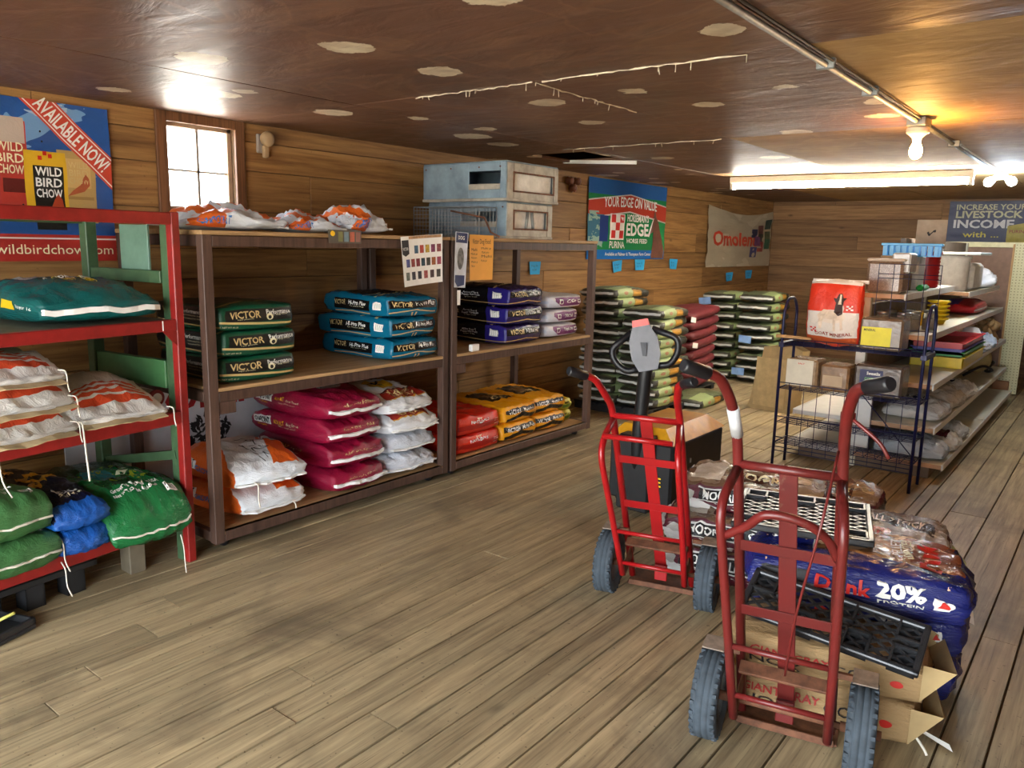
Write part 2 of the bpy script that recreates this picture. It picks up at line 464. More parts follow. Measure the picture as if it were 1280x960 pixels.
W_TRIM = wood('window_trim_timber', hexc('7d5334'), hexc('43260f'), axis=2, var=.1, rough=.55, knots=.2)

# floor: subfloor slab with separate planks
fl = structure(MB().bx(XW-.2, XR+.2, YF-.3, YB+.2, -.14, -.026).build('floor', W_DARK))
plank_cache = {}
def plank(parent, x0, x1, y0, y1, z1, mat, t=.024, name='plank', axis='y', wallx=None):
    k = (round(x1-x0, 3), round(y1-y0, 3), round(t, 3), mat.name)
    if k not in plank_cache:
        o = MB().box((0, 0, -t/2), (x1-x0, y1-y0, t), None, .001).build(name, mat, parent); plank_cache[k] = o.data
    else: o = link(bpy.data.objects.new(name, plank_cache[k]), parent)
    o.location = ((x0+x1)/2, (y0+y1)/2, z1); return o
x = XW+.01; row = 0
seams = [-4.61]
while seams[-1] < XR:
    seams.append(seams[-1]+random.choice((.125, .145, .145, .16, .185)))
# real seams seen in the photograph, right of the hand trucks
seams = [s for s in seams if s < -.95]+[-.89, -.74, -.53, -.32, -.18, .02, .2, .38, .56, .74, .92, 1.1, 1.3, 1.5, 1.7, 1.9, 2.1, 2.3, 2.5, 2.7, 2.9, 3.0]
for i in range(len(seams)-1):
    a, b = seams[i], seams[i+1]
    if b-a < .03: continue
    y = YF-.2 - (i % 3)*.9; nrow = 0
    while y < YB:
        ln = random.choice((3.2, 3.9, 4.6, 5.2)); y2 = min(y+ln, YB); y1 = max(y, YF-.2)
        if y2-y1 > .1:
            g = .004
            plank(fl, a+g, b-g, y1+.002, y2-.002, random.uniform(-.003, .0), W_FLOOR)
        y = y2+.0001
        if y2 >= YB: break

# left wall: dark sheathing with a window hole and separate horizontal boards
WY0, WY1, WZ0, WZ1 = 2.52, 3.0, 1.80, 2.33
wl = MB()
for y0, y1, z0, z1 in ((YF, WY0, -.1, 2.7), (WY1, YB+.1, -.1, 2.7), (WY0, WY1, -.1, WZ0), (WY0, WY1, WZ1, 2.7)): wl.bx(XW-.12, XW-.022, y0, y1, z0, z1)
wall_left = structure(wl.build('wall_left', W_DARK))
def hboards(parent, wallx, y0, y1, z0, z1, hs, mat, sign=1, hole=None, t=.022, name='board'):
    z = z0; i = 0
    while z < z1-.02:
        h = min(hs[i % len(hs)], z1-z); i += 1
        y = y0-random.uniform(0, 1.5)
        while y < y1:
            ye = min(y+random.choice((2.4, 3.0, 3.7, 4.4)), y1); ys = max(y, y0)
            segs = [(ys, ye)]
            if hole and z < hole[3] and z+h > hole[2]:
                segs = [(a, b) for a, b in ((ys, min(ye, hole[0])), (max(ys, hole[1]), ye)) if b-a > .02]
            segs = [(a, b, z, h) for a, b in segs]
            if hole and z < hole[3] and z+h > hole[2] and ys < hole[1] and ye > hole[0]:
                a, b = max(ys, hole[0]), min(ye, hole[1])
                if z < hole[2]: segs.append((a, b, z, hole[2]-z))
                if z+h > hole[3]: segs.append((a, b, hole[3], z+h-hole[3]))
            for a, b, zz, hh in segs:
                if b-a < .03 or hh < .01: continue
                d = t+random.uniform(-.003, .003)
                o = MB().box((0, 0, 0), (d, b-a-.003, hh-.0045), None, .002).build(name, mat, parent)
                o.location = (wallx-sign*.022+sign*d/2, (a+b)/2, zz+hh/2)
            y = ye
            if ye >= y1: break
        z += h
hs_left = [.26, .185, .25, .21, .235, .265, .19, .24]
hboards(wall_left, XW, YF, YB, -.02, ZC+.05, hs_left, W_LEFT, 1, (WY0, WY1, WZ0, WZ1))
# back wall
wall_back = structure(MB().bx(XW-.1, XR+.1, YB+.022, YB+.12, -.1, 2.7).build('wall_back', W_DARK))
def xboards(parent, y, x0, x1, z0, z1, hs, mat):
    z = z0; i = 0
    while z < z1-.02:
        h = min(hs[i % len(hs)], z1-z); i += 1; xx = x0-random.uniform(0, 1.5)
        while xx < x1:
            xe = min(xx+random.choice((2.4, 3.1, 3.8)), x1); xs = max(xx, x0)
            if xe-xs > .03:
                d = .022+random.uniform(-.003, .003)
                o = MB().box((0, 0, 0), (xe-xs-.003, d, h-.0045), None, .002).build('board', mat, parent); o.location = ((xs+xe)/2, y+.022-d/2, z+h/2)
            xx = xe
            if xe >= x1: break
        z += h
xboards(wall_back, YB, XW, XR, -.02, ZC+.05, [.24, .26, .2, .25, .22], W_BACK)
# right wall, and front wall with the open door (outside the picture)
wr = MB()
wr.bx(XR, XR+.1, YF-.1, YB+.1, -.1, 2.7)
structure(wr.build('wall_right', W_BACK))
wf = MB()
for x0, x1, z0, z1 in ((XW-.1, -3.4, -.1, 2.7), (1.0, XR+.1, -.1, 2.7), (-3.4, 1.0, 2.3, 2.7)): wf.bx(x0, x1, YF-.1, YF, z0, z1)
structure(wf.build('wall_front', W_BACK))
structure(MB().bx(-40, 40, -40, 50, -.5, -.3).build('ground', plain('8d877c', .9, var=.2, scale=2)))
structure(MB().bx(XW-.1, XR+.1, YF-.1, YB+.1, 2.72, 2.8).build('roof', W_DARK))

# ceiling: separate plywood panels
def ceilmat(name, base, dark, rough, stain, patches):
    t = NT(name); p = t.pos(); sc = t.noise(t.mapping(p, (1, 1, 1)), 1.3, 5, .6, .6)
    col = t.mix(t.ramp(sc, [(.35, 0.), (.7, 1.)]), base, dark)
    st = t.noise(t.mapping(p, (.5, 2.2, 1)), 2.2, 5, .65, 1.2)
    col = t.mix(t.mul(t.ramp(st, [(.52, 0.), (.75, 1.)]), stain[1]), col, stain[0])
    if patches:
        v = t.node('ShaderNodeTexVoronoi', voronoi_dimensions='2D'); v.inputs['Scale'].default_value = 1.0; v.inputs['Randomness'].default_value = 1
        wob = t.noise(p, 7, 4, .6); 
        t.link(t.mapping(p, (1.35, 1.35, 0)), v.inputs['Vector'])
        d = t.M('ADD', v.outputs['Distance'], t.mul(t.M('SUBTRACT', wob, .5), .22))
        pick = t.node('ShaderNodeSeparateColor'); t.link(v.outputs['Color'], pick.inputs[0])
        rad = t.M('MULTIPLY_ADD', pick.outputs[0], .13, .05)
        ms = t.mul(t.M('LESS_THAN', d, rad), t.M('GREATER_THAN', pick.outputs[1], .15))
        col = t.mix(t.mul(ms, t.ramp(wob, [(.3, .6), (.55, .95)])), col, hexc('dccfb4'))
    rg = t.noise(p, 1.6, 3, .5, 1.5); col = t.mix(t.mul(t.ramp(rg, [(.44, 0.), (.5, 1.), (.53, 0.)]), .3), col, stain[0])
    t.color(col); t.set(t.ramp(st, [(.3, rough), (.7, rough+.18)]), 0, .45)
    t.bump(t.noise(t.mapping(p, (2.2, 5, 1)), 1.6, 4, .6, .8), .5, .012)
    return t.m
C_BROWN = ceilmat('brown_ceiling_paint', hexc('6e4c3a'), hexc('54382a'), .38, (hexc('98765a'), .4), True)
C_TAN = ceilmat('bare_plywood', hexc('b3905e'), hexc('8c6a40'), .6, (hexc('c7a874'), .5), False)
ceil = structure(MB().bx(XW, XR, YF, YB, 2.66, 2.70).build('ceiling', W_DARK))
xs = [XW, -3.47, -2.25, -1.03, .19, 1.41, XR]; ys = [YF, .62, 3.0, 5.2, 7.62, 10.05, YB]
def panel(x0, x1, y0, y1, m, dz=0):
    o = MB().bx(x0+.002, x1-.002, y0+.002, y1-.002, ZC, ZC+.02).build('ceiling_panel', m, ceil); o.location.z = dz; return o
for i in range(6):
    for j in range(6):
        x0, x1, y0, y1 = xs[i], xs[i+1], ys[j], ys[j+1]
        m = C_BROWN
        if i >= 3 and j == 2: m = C_TAN
        if (i >= 2 and j >= 3) or (i >= 1 and j >= 4): m = C_TAN
        if i == 0 and j == 3:        # a strip of this panel has fallen out
            panel(x0, x1, y0, 5.42, m); panel(x0, -4.1, 5.42, 6.05, m); panel(-3.55, x1, 5.42, 6.05, m); panel(x0, x1, 6.05, y1, m)
            MB().box((-3.8, 6.05, ZC-.012), (.75, .012, .03), Matrix.Rotation(rd(3), 3, 'Y')).build('broken_edge', M_PAPER, ceil)
            continue
        panel(x0, x1, y0, y1, m, random.uniform(-.002, .002))
M_CAULK = plain('cfc3ac', .8, var=.15, scale=40)
def caulk(p0, p1, n=26, r=.004):
    pts = []
    for i in range(n+1):
        t = i/n; v = Vector(p0).lerp(Vector(p1), t); v += Vector((random.uniform(-.004, .004), random.uniform(-.004, .004), random.uniform(-.006, 0))); pts.append(v)
    mb = MB().tube(pts, [r*random.uniform(.3, 1.3) for _ in pts], 5)
    for _ in range(7):
        q = random.choice(pts); mb.tube([q, q+Vector((random.uniform(-.01, .01), 0, -random.uniform(.01, .035)))], .002, 4)
    return mb.build('seam_caulk', M_CAULK, ceil)
caulk((-3.0, 3.0, ZC-.003), (-2.26, 3.0, ZC-.003)); caulk((-2.2, 3.0, ZC-.003), (-1.25, 3.0, ZC-.003)); caulk((-2.25, 3.02, ZC-.003), (-2.25, 3.95, ZC-.003))
caulk((-3.6, 5.2, ZC-.003), (-2.3, 5.2, ZC-.003), r=.003)

# window
wn = structure(bpy.data.objects.new('window_1', None)); link(wn)
f = MB()
y0, y1, z0, z1 = WY0, WY1, WZ0, WZ1
for a, b, c, d in ((y0-.055, y0+.012, z0-.05, z1+.05), (y1-.012, y1+.055, z0-.05, z1+.05), (y0, y1, z1-.012, z1+.05), (y0, y1, z0-.05, z0+.012)): f.bx(XW-.002, XW+.022, a, b, c, d, .003)
f.build('window_casing', W_TRIM, wn)
f = MB()
for a, b, c, d in ((y0, y0+.03, z0, z1), (y1-.03, y1, z0, z1), (y0, y1, z1-.03, z1), (y0, y1, z0, z0+.03)): f.bx(XW-.09, XW-.05, a, b, c, d, .003)
f.build('sash', plain('a58a70', .6), wn)
mw = (y0+y1)/2+.01
MB().bx(XW-.085, XW-.06, mw-.008, mw+.008, z0, z1).build('mullion', plain('8f8478', .6), wn)
MB().bx(XW-.085, XW-.06, y0, y1, z0+.24, z0+.252).build('glazing_bar', plain('b5aa98', .6), wn)
tg = NT('dusty_window_glass'); tr = tg.node('ShaderNodeBsdfTransparent'); tr.inputs[0].default_value = (.97, .98, 1, 1)
tl = tg.node('ShaderNodeBsdfTranslucent'); tl.inputs[0].default_value = (1, 1, 1, 1)
mx = tg.node('ShaderNodeMixShader'); tg.link(tg.ramp(tg.noise(tg.pos(), 8, 4), [(.3, .06), (.8, .22)]), mx.inputs[0]); tg.link(tr.outputs[0], mx.inputs[1]); tg.link(tl.outputs[0], mx.inputs[2])
tg.link(mx.outputs[0], tg.n['Material Output'].inputs[0])
for a, b in ((y0+.03, mw-.008), (mw+.008, y1-.03)):
    for c, d in ((z0+.03, z0+.24), (z0+.252, z1-.03)): MB().bx(XW-.074, XW-.071, a, b, c, d).build('pane', tg.m, wn)
# ================================================================== LAMPS AND CONDUIT
M_FIX = plain('d9d6cc', .5, var=.05)
# fluorescent fixture under the ceiling
pa, pb = atz(914, 234, 2.27), atz(1217, 227, 2.27)
pa.z = pb.z = 2.29; dirn = (pb-pa); LN = dirn.length; ang = math.atan2(dirn.y, dirn.x); mid = (pa+pb)/2
fx = empty('fluorescent_light', 'long white fluorescent tube light hanging under the pale ceiling panels', 'light', (mid.x, mid.y, 2.25), ang)
MB().bx(-LN/2, LN/2, -.055, .055, .055, .12, .006).build('housing', M_FIX, fx)
for s in (-1, 1): MB().bx(s*(LN/2-.02)-.018, s*(LN/2-.02)+.018, -.05, .05, -.01, .07, .006).build('lamp_holder', M_FIX, fx)
E_TUBE = emit('fluorescent_glow', (1, .93, .8), 50)
for s in (-1, 1): MB().tube([(-LN/2+.03, s*.028, .02), (LN/2-.03, s*.028, .02)], .019, 12).build('tube', E_TUBE, fx)
for s in (-1, 1): MB().tube([(s*LN*.3, 0, .12), (s*LN*.3, 0, ZC-2.25)], .006, 6).build('hanger', M_GALV, fx)

# conduit with clamps and the warm bulb
cdt = empty('electrical_conduit', 'galvanized metal conduit running along the ceiling to the bulbs', 'conduit', (-1.03, 4, ZC))
MB().tube([(0, -5.4, -.022), (0, .86, -.024)], .0125, 10).build('pipe', M_GALV, cdt)
MB().tube([(0, 1.0, -.022), (-.02, 4.4, -.024)], .0125, 10).build('pipe', M_GALV, cdt)
MB().tube([(.05, -5.4, -.012), (.035, -2.2, -.014), (.022, .86, -.014)], .005, 6).build('cable', M_DARK, cdt)
for yy in (-2.4, -.75, -.1, 2.0): MB().bx(-.035, .035, yy-.012, yy+.012, -.04, 0, .004).build('clamp', M_GALV, cdt)
MB().bx(-.05, .05, .85, 1.0, -.05, 0, .006).build('junction_box', M_GALV, cdt)
bl = empty('ceiling_bulb', 'glowing warm orange bulb in a porcelain holder at the conduit box', 'lamp', (-1.03, 4.92, ZC-.05))
MB().lathe([(.055, 0), (.06, -.012), (.058, -.03), (.035, -.045), (.024, -.06), (.022, -.075)], 18).build('porcelain_holder', plain('d8cdb8', .35, var=.05), bl)
E_WARM = emit('warm_bulb_glow', (1, .5, .14), 230)
b = MB()
b.lathe([(.014, -.07), (.02, -.085), (.031, -.11), (.034, -.13), (.029, -.152), (.015, -.166), (.002, -.17)], 16).build('bulb', E_WARM, bl)
bl2 = empty('twin_bulb_lamp', 'bright white twin bulb lamp at the far end of the conduit', 'lamp', (-1.04, 8.42, ZC-.02))
MB().lathe([(.05, 0), (.055, -.02), (.03, -.05)], 16).build('holder', M_FIX, bl2)
E_COOL = emit('cool_bulb_glow', (.75, .88, 1), 200)
for s in (-1, 1):
    R_ = Matrix.Rotation(rd(52*s), 3, 'Y')
    prof = [(.014, -.05), (.03, -.08), (.04, -.11), (.032, -.14), (.004, -.155)]
    m = MB().lathe(prof, 14); m.v = [R_ @ v for v in m.v]; m.build('bulb', E_COOL, bl2)

# ================================================================== BROWN RACKS
def rack(name, label, y0, y1, mid_z, rear_mid=False):
    X0, X1, T0 = -4.47, -3.6, 1.68
    r = empty(name, label, 'shelf rack', ((X0+X1)/2, (y0+y1)/2, 0)); cx, cy = (X0+X1)/2, (y0+y1)/2
    P = .055
    def bx(nm, a, b, c, d, e, f, m=W_BROWN, bev=.003): return MB().bx(a-cx, b-cx, c-cy, d-cy, e, f, bev).build(nm, m, r)
    for xx in (X0, X1-P):
        for yy in (y0, y1-P): bx('post', xx, xx+P, yy, yy+P, .055, T0-.022)
    for z in (.06, mid_z-.075, T0-.08):
        hgt = .055
        bx('rail', X1-.035, X1-.001, y0+P, y1-P, z, z+hgt); bx('rail', X0+.001, X0+.035, y0+P, y1-P, z, z+hgt)
        bx('side_rail', X0+P, X1-P, y0+.002, y0+.04, z, z+hgt); bx('side_rail', X0+P, X1-P, y1-.04, y1-.002, z, z+hgt)
    for z in (.115, mid_z, T0):
        if z == T0: bx('shelf_board', X0-.005, X1+.005, y0-.004 if y0 < 3 else y0, y1+.004, z-.022, z, W_SHELF)
        else: bx('shelf_board', X0+.01, X1-.002, y0+P-.02, y1-P+.02, z-.02, z, W_SHELF)
    bx('gusset', X1-.03, X1-.006, y0+P, y0+P+.1, mid_z-.14, mid_z-.07)
    for xx in (X0+.1, X1-.1):
        for yy in (y0+.1, y1-.1):
            c = MB().bx(xx-cx-.03, xx-cx+.03, yy-cy-.03, yy-cy+.03, .048, .06).build('caster', M_GALV, r)
            MB().lathe([(.012, -.02), (.026, -.018), (.028, 0), (.026, .018), (.012, .02)], 14, (xx-cx, yy-cy, .0285), 'x').build('wheel', M_BLACK, c)
            MB().bx(xx-cx-.028, xx-cx-.023, yy-cy-.015, yy-cy+.015, .02, .05).build('fork', M_GALV, c)
    return r
MID = .885
rack('wooden_rack', 'brown timber rack holding green and teal dog food bags on casters', 2.13, 3.915, MID)
rack('wooden_rack', 'brown timber rack with the blue-grey metal animal boxes on top', 3.945, 5.76, MID)

# ================================================================== RED RACK
RA = rd(8.0); ro = Vector((-3.62, 2.03, 0))
M_REDP = plain('8e1f1c', .42, var=.18, scale=10); M_GRNP = plain('3f5a3c', .5, var=.15); M_GRN2 = plain('5f7f6e', .5, var=.1)
rr = empty('red_steel_rack', 'red steel shelf rack with green inner frame left of the brown racks', 'shelf rack', ro, RA)
# local x: depth (negative = towards the wall), local y: along the rack (negative = towards the door)
DEP, LEN = .72, 1.75
for yy, nm in ((0, 'post'), (-LEN, 'post')):
    MB().bx(-.045, 0, yy-.045, yy, .0, 1.76, .004).build(nm, M_REDP, rr)
    MB().bx(-.1, -.045, yy-.04, yy-.004, .0, 1.72, .003).build('post_lining', M_GRNP, rr)
    MB().bx(-DEP, -DEP+.06, yy-.06, yy, .0, 1.74, .004).build('rear_post', M_GRNP, rr)
for z0, z1 in ((1.7, 1.757), (1.195, 1.25), (.735, .795), (.20, .262)):
    MB().bx(-.04, .002, -LEN, -.045, z0, z1, .004).build('beam', M_REDP, rr)
    MB().bx(-DEP, -DEP+.04, -LEN, -.06, z0, z1, .004).build('rear_beam', M_GRNP, rr)
    if z0 < 1.5: MB().bx(-DEP+.02, -.02, -LEN+.02, -.04, z1-.03, z1-.004).build('deck', plain('6e705c', .6, var=.2) if z0 > 1 else W_SHELF, rr)
for z in (1.42, ): MB().bx(-DEP+.06, -.1, -.05, -.012, z, z+.06, .003).build('side_brace', M_GRNP, rr)
MB().bx(-.42, -.2, -.035, -.02, 1.48, 1.7, .003).build('side_plate', M_GRN2, rr)
MB().bx(-DEP+.06, -.1, -.05, -.012, .90, 1.04, .003).build('side_brace', plain('3c6b40', .5), rr)
MB().box((-.36, -.03, .5), (.6, .03, .045), Matrix.Rotation(rd(-12), 3, 'Y')).build('side_brace', M_GRNP, rr)
m = MB(); m.prism([(0, 0), (0, -.075), (-.075, 0)], -.005, .0, Matrix(((0, 0, 1, -.002), (1, 0, 0, -.045), (0, 1, 0, 1.195), (0, 0, 0, 1)))).build('corner_bracket', M_REDP, rr)
MB().bx(-.002, .004, -.125, -.12, 1.2, 1.248).build('chalk_mark', M_WHITE, rr)
# wooden block and dark plastic crates under the rack
tag(MB().bx(-3.79, -3.69, 1.72, 1.8, 0, .19, .004).build('timber_block', plain('6d6350', .7)), 'short upright wooden block under the red rack shelf', 'block')
# ================================================================== BAGS ON THE BROWN RACKS
ZT = 1.68
ordw = ['lowest', 'second lowest', 'third from the bottom', 'fourth from the bottom', 'fifth from the bottom', 'sixth from the bottom', 'seventh from the bottom', 'eighth from the bottom', 'ninth from the bottom', 'tenth from the bottom', 'eleventh from the bottom', 'topmost']
def three(i, n): return {1: ['only'], 2: ['lower', 'upper'], 3: ['bottom', 'middle', 'top'], 4: ['bottom', 'second lowest', 'second highest', 'top']}[n][i]

# --- dark green bags, middle shelf
mt = printmat('green_bag_print', '0d4a33', [('r', '+x', -.86, 1, -.35, .72, '121314', -.0), ('s', '+x', .18, 1, -.62, -.42, 'c9ad72'), ('s', '+x', .18, 1, -1.6, -.62, '0d4a33'), ('r', '-y', -1, .75, -.8, .85, '101113'), ('r', '+z', -.7, .62, -1, 1, '17181a'), ('s', '-y', .1, 1, -.75, -.62, 'b99b62'), ('s', '+z', 1, .25, .55, .63, 'c0a368')], .3)
for i in range(3):
    B = Bag(.66, .47, .145, .1, .08, 4, .2, .5, .006, 11+i)
    o = B.build('dog_food_bag', mt); S = B.surf
    place(o, (-3.97+.01*i, 2.46+(-.012, .0, .01)[2-i], MID+i*.138), rd((-2, 1.5, 0)[i]), label='%s dark green bag of the three stacked on the left of the middle shelf' % three(i, 3), cat='bag', group='dark green dog food bags')
    letter(S, o, '+x', 'VICTOR', -.36, .25, .4, .3, M_GOLD, bold=.02); letter(S, o, '+x', 'Performance', .56, .42, .36, .2, M_WHITE)
    letter(S, o, '+x', 'super premium', -.36, -.12, .22, .06, M_CREAM, bold=0); letter(S, o, '+x', 'dry dog food', .56, .16, .24, .07, M_CREAM, bold=0)
    decal(S, o, '+x', ell(.3, .05, .1, .3), M_CREAM); decal(S, o, '+x', ell(.3, .0, .05, .17), M_INK, off=.0035)
    letter(S, o, '+x', 'NET WT 40 LB', -.75, -.75, .2, .07, M_CREAM, bold=0)
    letter(S, o, '-y', 'Performance', .25, .4, .3, .16, M_WHITE); letter(S, o, '-y', 'VICTOR', -.4, .4, .3, .2, M_GOLD)
    for q in (.05, -.2): letter(S, o, '-y', 'formulated for dogs', .3, q, .24, .07, M_CREAM, bold=0)
# --- teal bags
mt = printmat('teal_bag_print', '0a5f7d', [('r', '+x', -.97, .93, -.2, .62, '0f1214', -.0), ('r', '+x', -.98, .94, -.42, -.3, 'c3a873', .38), ('r', '+x', -.98, .94, -.95, -.42, '0a5f7d', .38), ('r', '-y', -.62, .48, -.55, .5, '101214', .0), ('r', '-y', -.62, .48, -.72, -.62, 'b99b62', .25), ('r', '+z', -.55, .35, -.8, .8, '141617'), ('s', '+z', 1, .2, .38, .45, 'c3a873'), ('s', '+z', 1, -.3, .52, .56, 'c3a873'), ('r', '+x', -.12, -.07, -1, -.6, 'c3a873'), ('r', '+x', .02, .07, -1, -.6, 'c3a873')], .22)
for i in range(3):
    B = Bag(.72, .44, .145, .16, .08, 4, .22, .5, .008, 21+i, fold=.01)
    o = B.build('dog_food_bag', mt); S = B.surf
    place(o, (-3.975+(.0, -.015, .012)[i], 3.615+(.012, -.005, .01)[i], MID+i*.138), rd((1, 3, -4)[i]), label='%s teal bag of the three stacked on the middle shelf' % three(i, 3), cat='bag', group='teal dog food bags')
    letter(S, o, '+x', 'VICTOR', -.5, .22, .36, .28, M_GOLD, bold=.02); letter(S, o, '+x', 'Hi-Pro Plus', .4, .3, .4, .2, M_WHITE)
    letter(S, o, '-y', 'Hi-Pro Plus', .12, .15, .26, .2, M_WHITE, bold=.018); letter(S, o, '-y', 'VICTOR', -.42, .15, .18, .26, M_GOLD); letter(S, o, '-y', 'for active dogs', .12, -.18, .22, .07, M_CREAM, bold=0)
    decal(S, o, '-y', rect(.58, .8, -.35, .45), M_PAPER)
    for q in range(4): decal(S, o, '-y', rect(.61+.05*q, .64+.05*q, -.25, .35), M_SILVERPRINT, off=.004)
# --- black and purple bags, second rack
mt = printmat('purple_bag_print', '2a1d4d', [('r', '+x', -.97, .95, -.1, .7, '121116', 0), ('r', '+x', -.98, .96, -.55, -.44, 'c3a060', .35), ('r', '+x', -.98, .96, -1, -.55, '2a1d55', .35), ('r', '-y', -1, .42, -1, 1, '0e0d11'), ('r', '-y', .42, 1, -1, 1, '231c6a'), ('r', '+z', -1, .55, -1, 1, '121015'), ('s', '-y', .2, 1, -.72, -.62, 'a98d58'), ('s', '+z', 1, .3, .25, .32, 'b3955f')], .2)
for i in range(3):
    B = Bag(.72, .46, .15, .14, .08, 4, .22, .5, .008, 31+i, fold=.012)
    o = B.build('dog_food_bag', mt); S = B.surf
    place(o, (-3.99, 4.83+(-.01, .01, .0)[i], MID+i*.143), rd((0, -1.5, 2)[i]), label='%s black and purple bag of the three stacked on the second rack' % three(i, 3), cat='bag', group='black and purple dog food bags')
    letter(S, o, '+x', 'VICTOR', -.45, .3, .34, .26, M_GOLD, bold=.02); letter(S, o, '+x', 'NUTRA PRO', .42, .3, .4, .18, M_WHITE)
    letter(S, o, '-y', 'Active Dog &', -.05, .3, .22, .11, M_WHITE); letter(S, o, '-y', 'Puppy Formula', -.05, .06, .26, .12, M_WHITE); letter(S, o, '-y', 'VICTOR', -.55, .15, .14, .2, M_GOLD); letter(S, o, '-y', 'grain free', -.05, -.18, .18, .06, M_CREAM, bold=0)
    decal(S, o, '-y', rect(.55, .78, -.2, .55), M_SILVERPRINT)
    for q in range(4): decal(S, o, '-y', rect(.57+.05*q, .6+.05*q, -.12, .46), M_PAPER, off=.004)
# --- white and purple bags
mt = printmat('white_purple_bag_print', 'd2cfd6', [('r', '+x', -.62, 1, -.75, .78, '6f2463'), ('s', '+x', 1, .4, -2, -.6, 'cfd4e2'), ('r', '-y', -1, 1, -.3, .3, 'b9c2d6')], .35)
for i in range(3):
    B = Bag(.6, .47, .12, .2, .1, 4, .22, .5, .008, 41+i)
    o = B.build('feed_bag', mt); S = B.surf
    place(o, (-3.97, 5.39+(0, .0, .05)[i], MID+i*.117), rd((0, 1, -3)[i]), label='%s white and purple bag of the three stacked beside the right post' % three(i, 3), cat='bag', group='white and purple bags')
    letter(S, o, '+x', ('Triple 20', '20/20', 'CGF')[i], .32, .05, .3, .28, M_WHITE, bold=.02)
    for q in (-.32, .86): decal(S, o, '+x', rect(q-.1, q+.1, -.35, .4), M_PAPER); decal(S, o, '+x', rect(q-.06, q+.06, -.2, .25), plain('6f2463', .4), off=.004)
# --- orange and white bags, bottom shelf of the first rack
def orange_mat(name): return printmat(name, 'e2641d', [('r', '+z', -1, 1, -1, 1, 'e2641d'), ('s', '+z', .55, 1, -.55, .62, 'dde0e2'), ('r', '+x', -1, 1, -1, 1, 'dfe3e6'), ('r', '-x', -1, 1, -1, 1, 'e2641d'), ('r', '+y', -1, 1, -1, 1, 'dfe3e6')], .4, crinkle=.4)
mt = orange_mat('orange_bag_print')
for i in range(2):
    B = Bag(.72, .46, .185, .45, .18, 3, .3, .3, .014, 51+i, fold=.014)
    o = B.build('feed_bag', mt); S = B.surf
    place(o, (-4.0+.04*i, 2.52, .115+i*.165), rd((3, -4)[i]), label='%s orange and white feed bag on the bottom shelf of the first rack' % three(i, 2), cat='bag', group='orange and white feed bags below')
    letter(S, o, '-y', 'ONPOINT', -.45, .1, .22, .32, M_INK, bold=.02); letter(S, o, '-y', 'GROWER', .1, -.15, .3, .22, M_BLUE, bold=.02); decal(S, o, '-y', rect(-.72, -.18, -.3, .45), M_PAPER, off=.0018)
    if i == 1:
        for (a0, b0, a1, b1) in ((-.3, .1, -.1, .5), (-.1, .5, -.02, .12), (.05, .12, .2, .48), (.0, .3, .3, .2), (.25, .05, .5, .4), (.5, .4, .42, -.02), (.1, -.12, .55, -.02), (.55, -.2, .75, .18), (.6, .12, .85, .05), (.72, -.1, .9, -.06)):
            d = Vector((a1-a0, b1-b0)).normalized(); nx, ny = -d.y*.008, d.x*.012
            decal(S, o, '+z', [(a0+nx, b0+ny), (a0-nx, b0-ny), (a1-nx, b1-ny), (a1+nx, b1+ny)], M_INK, off=.003, name='marker_scrawl')
    B.tape(o, M_TAPE, '+x', .03, -.6, .008)
    string(o, [(.34, -.12, .06), (.40, -.12, .05), (.41, -.125, -.02), (.415, -.12, -.07)][:3+i] if i else [(.34, .1, .05), (.39, .1, .04), (.4, .1, .01)], M_STRING, .004)
# --- crimson bags
mt = printmat('crimson_bag_print', '8d1234', [('r', '+z', -.92, .35, -.3, .62, 'bdb9b4'), ('n', '+z', 5, .56, '8a8684', -.85, .3, -.25, .55)], .28, crinkle=.4)
for i in range(4):
    B = Bag(.8, .44, .165, .35, .12, 4, .28, .35, .013, 61+i, fold=.015)
    o = B.build('feed_bag', mt); S = B.surf
    place(o, ((-4.0, -4.02, -4.04, -4.03)[i], 3.13+(.0, .01, -.005, .0)[i], .115+i*.148), rd((1, -1, 2, 0)[i]), label='%s crimson bag of the four stacked on the bottom shelf' % three(i, 4), cat='bag', group='crimson feed bags')
    B.tape(o, M_TAPE, '+x', .022, -.15, .008, th=.009)
    if i >= 1:
        decal(S, o, '-y', rect(-.93, -.42, -.15, .55), M_PAPER); letter(S, o, '-y', 'ONPOINT', -.67, .2, .22, .24, M_INK, bold=.02, off=.005)
        letter(S, o, '-y', 'ADULT', -.2, .2, .14, .16, M_YELLOW); letter(S, o, '-y', 'dog food', .14, .15, .16, .12, M_CREAM, bold=0); letter(S, o, '-y', 'lamb meal recipe', .0, -.15, .22, .07, M_CREAM, bold=0); letter(S, o, '-y', 'all stages', -.7, -.35, .14, .1, M_YELLOW)
    letter(S, o, '+x', 'Adult Dog Formula', .05, .45, .6, .14, M_GOLD, bold=0)
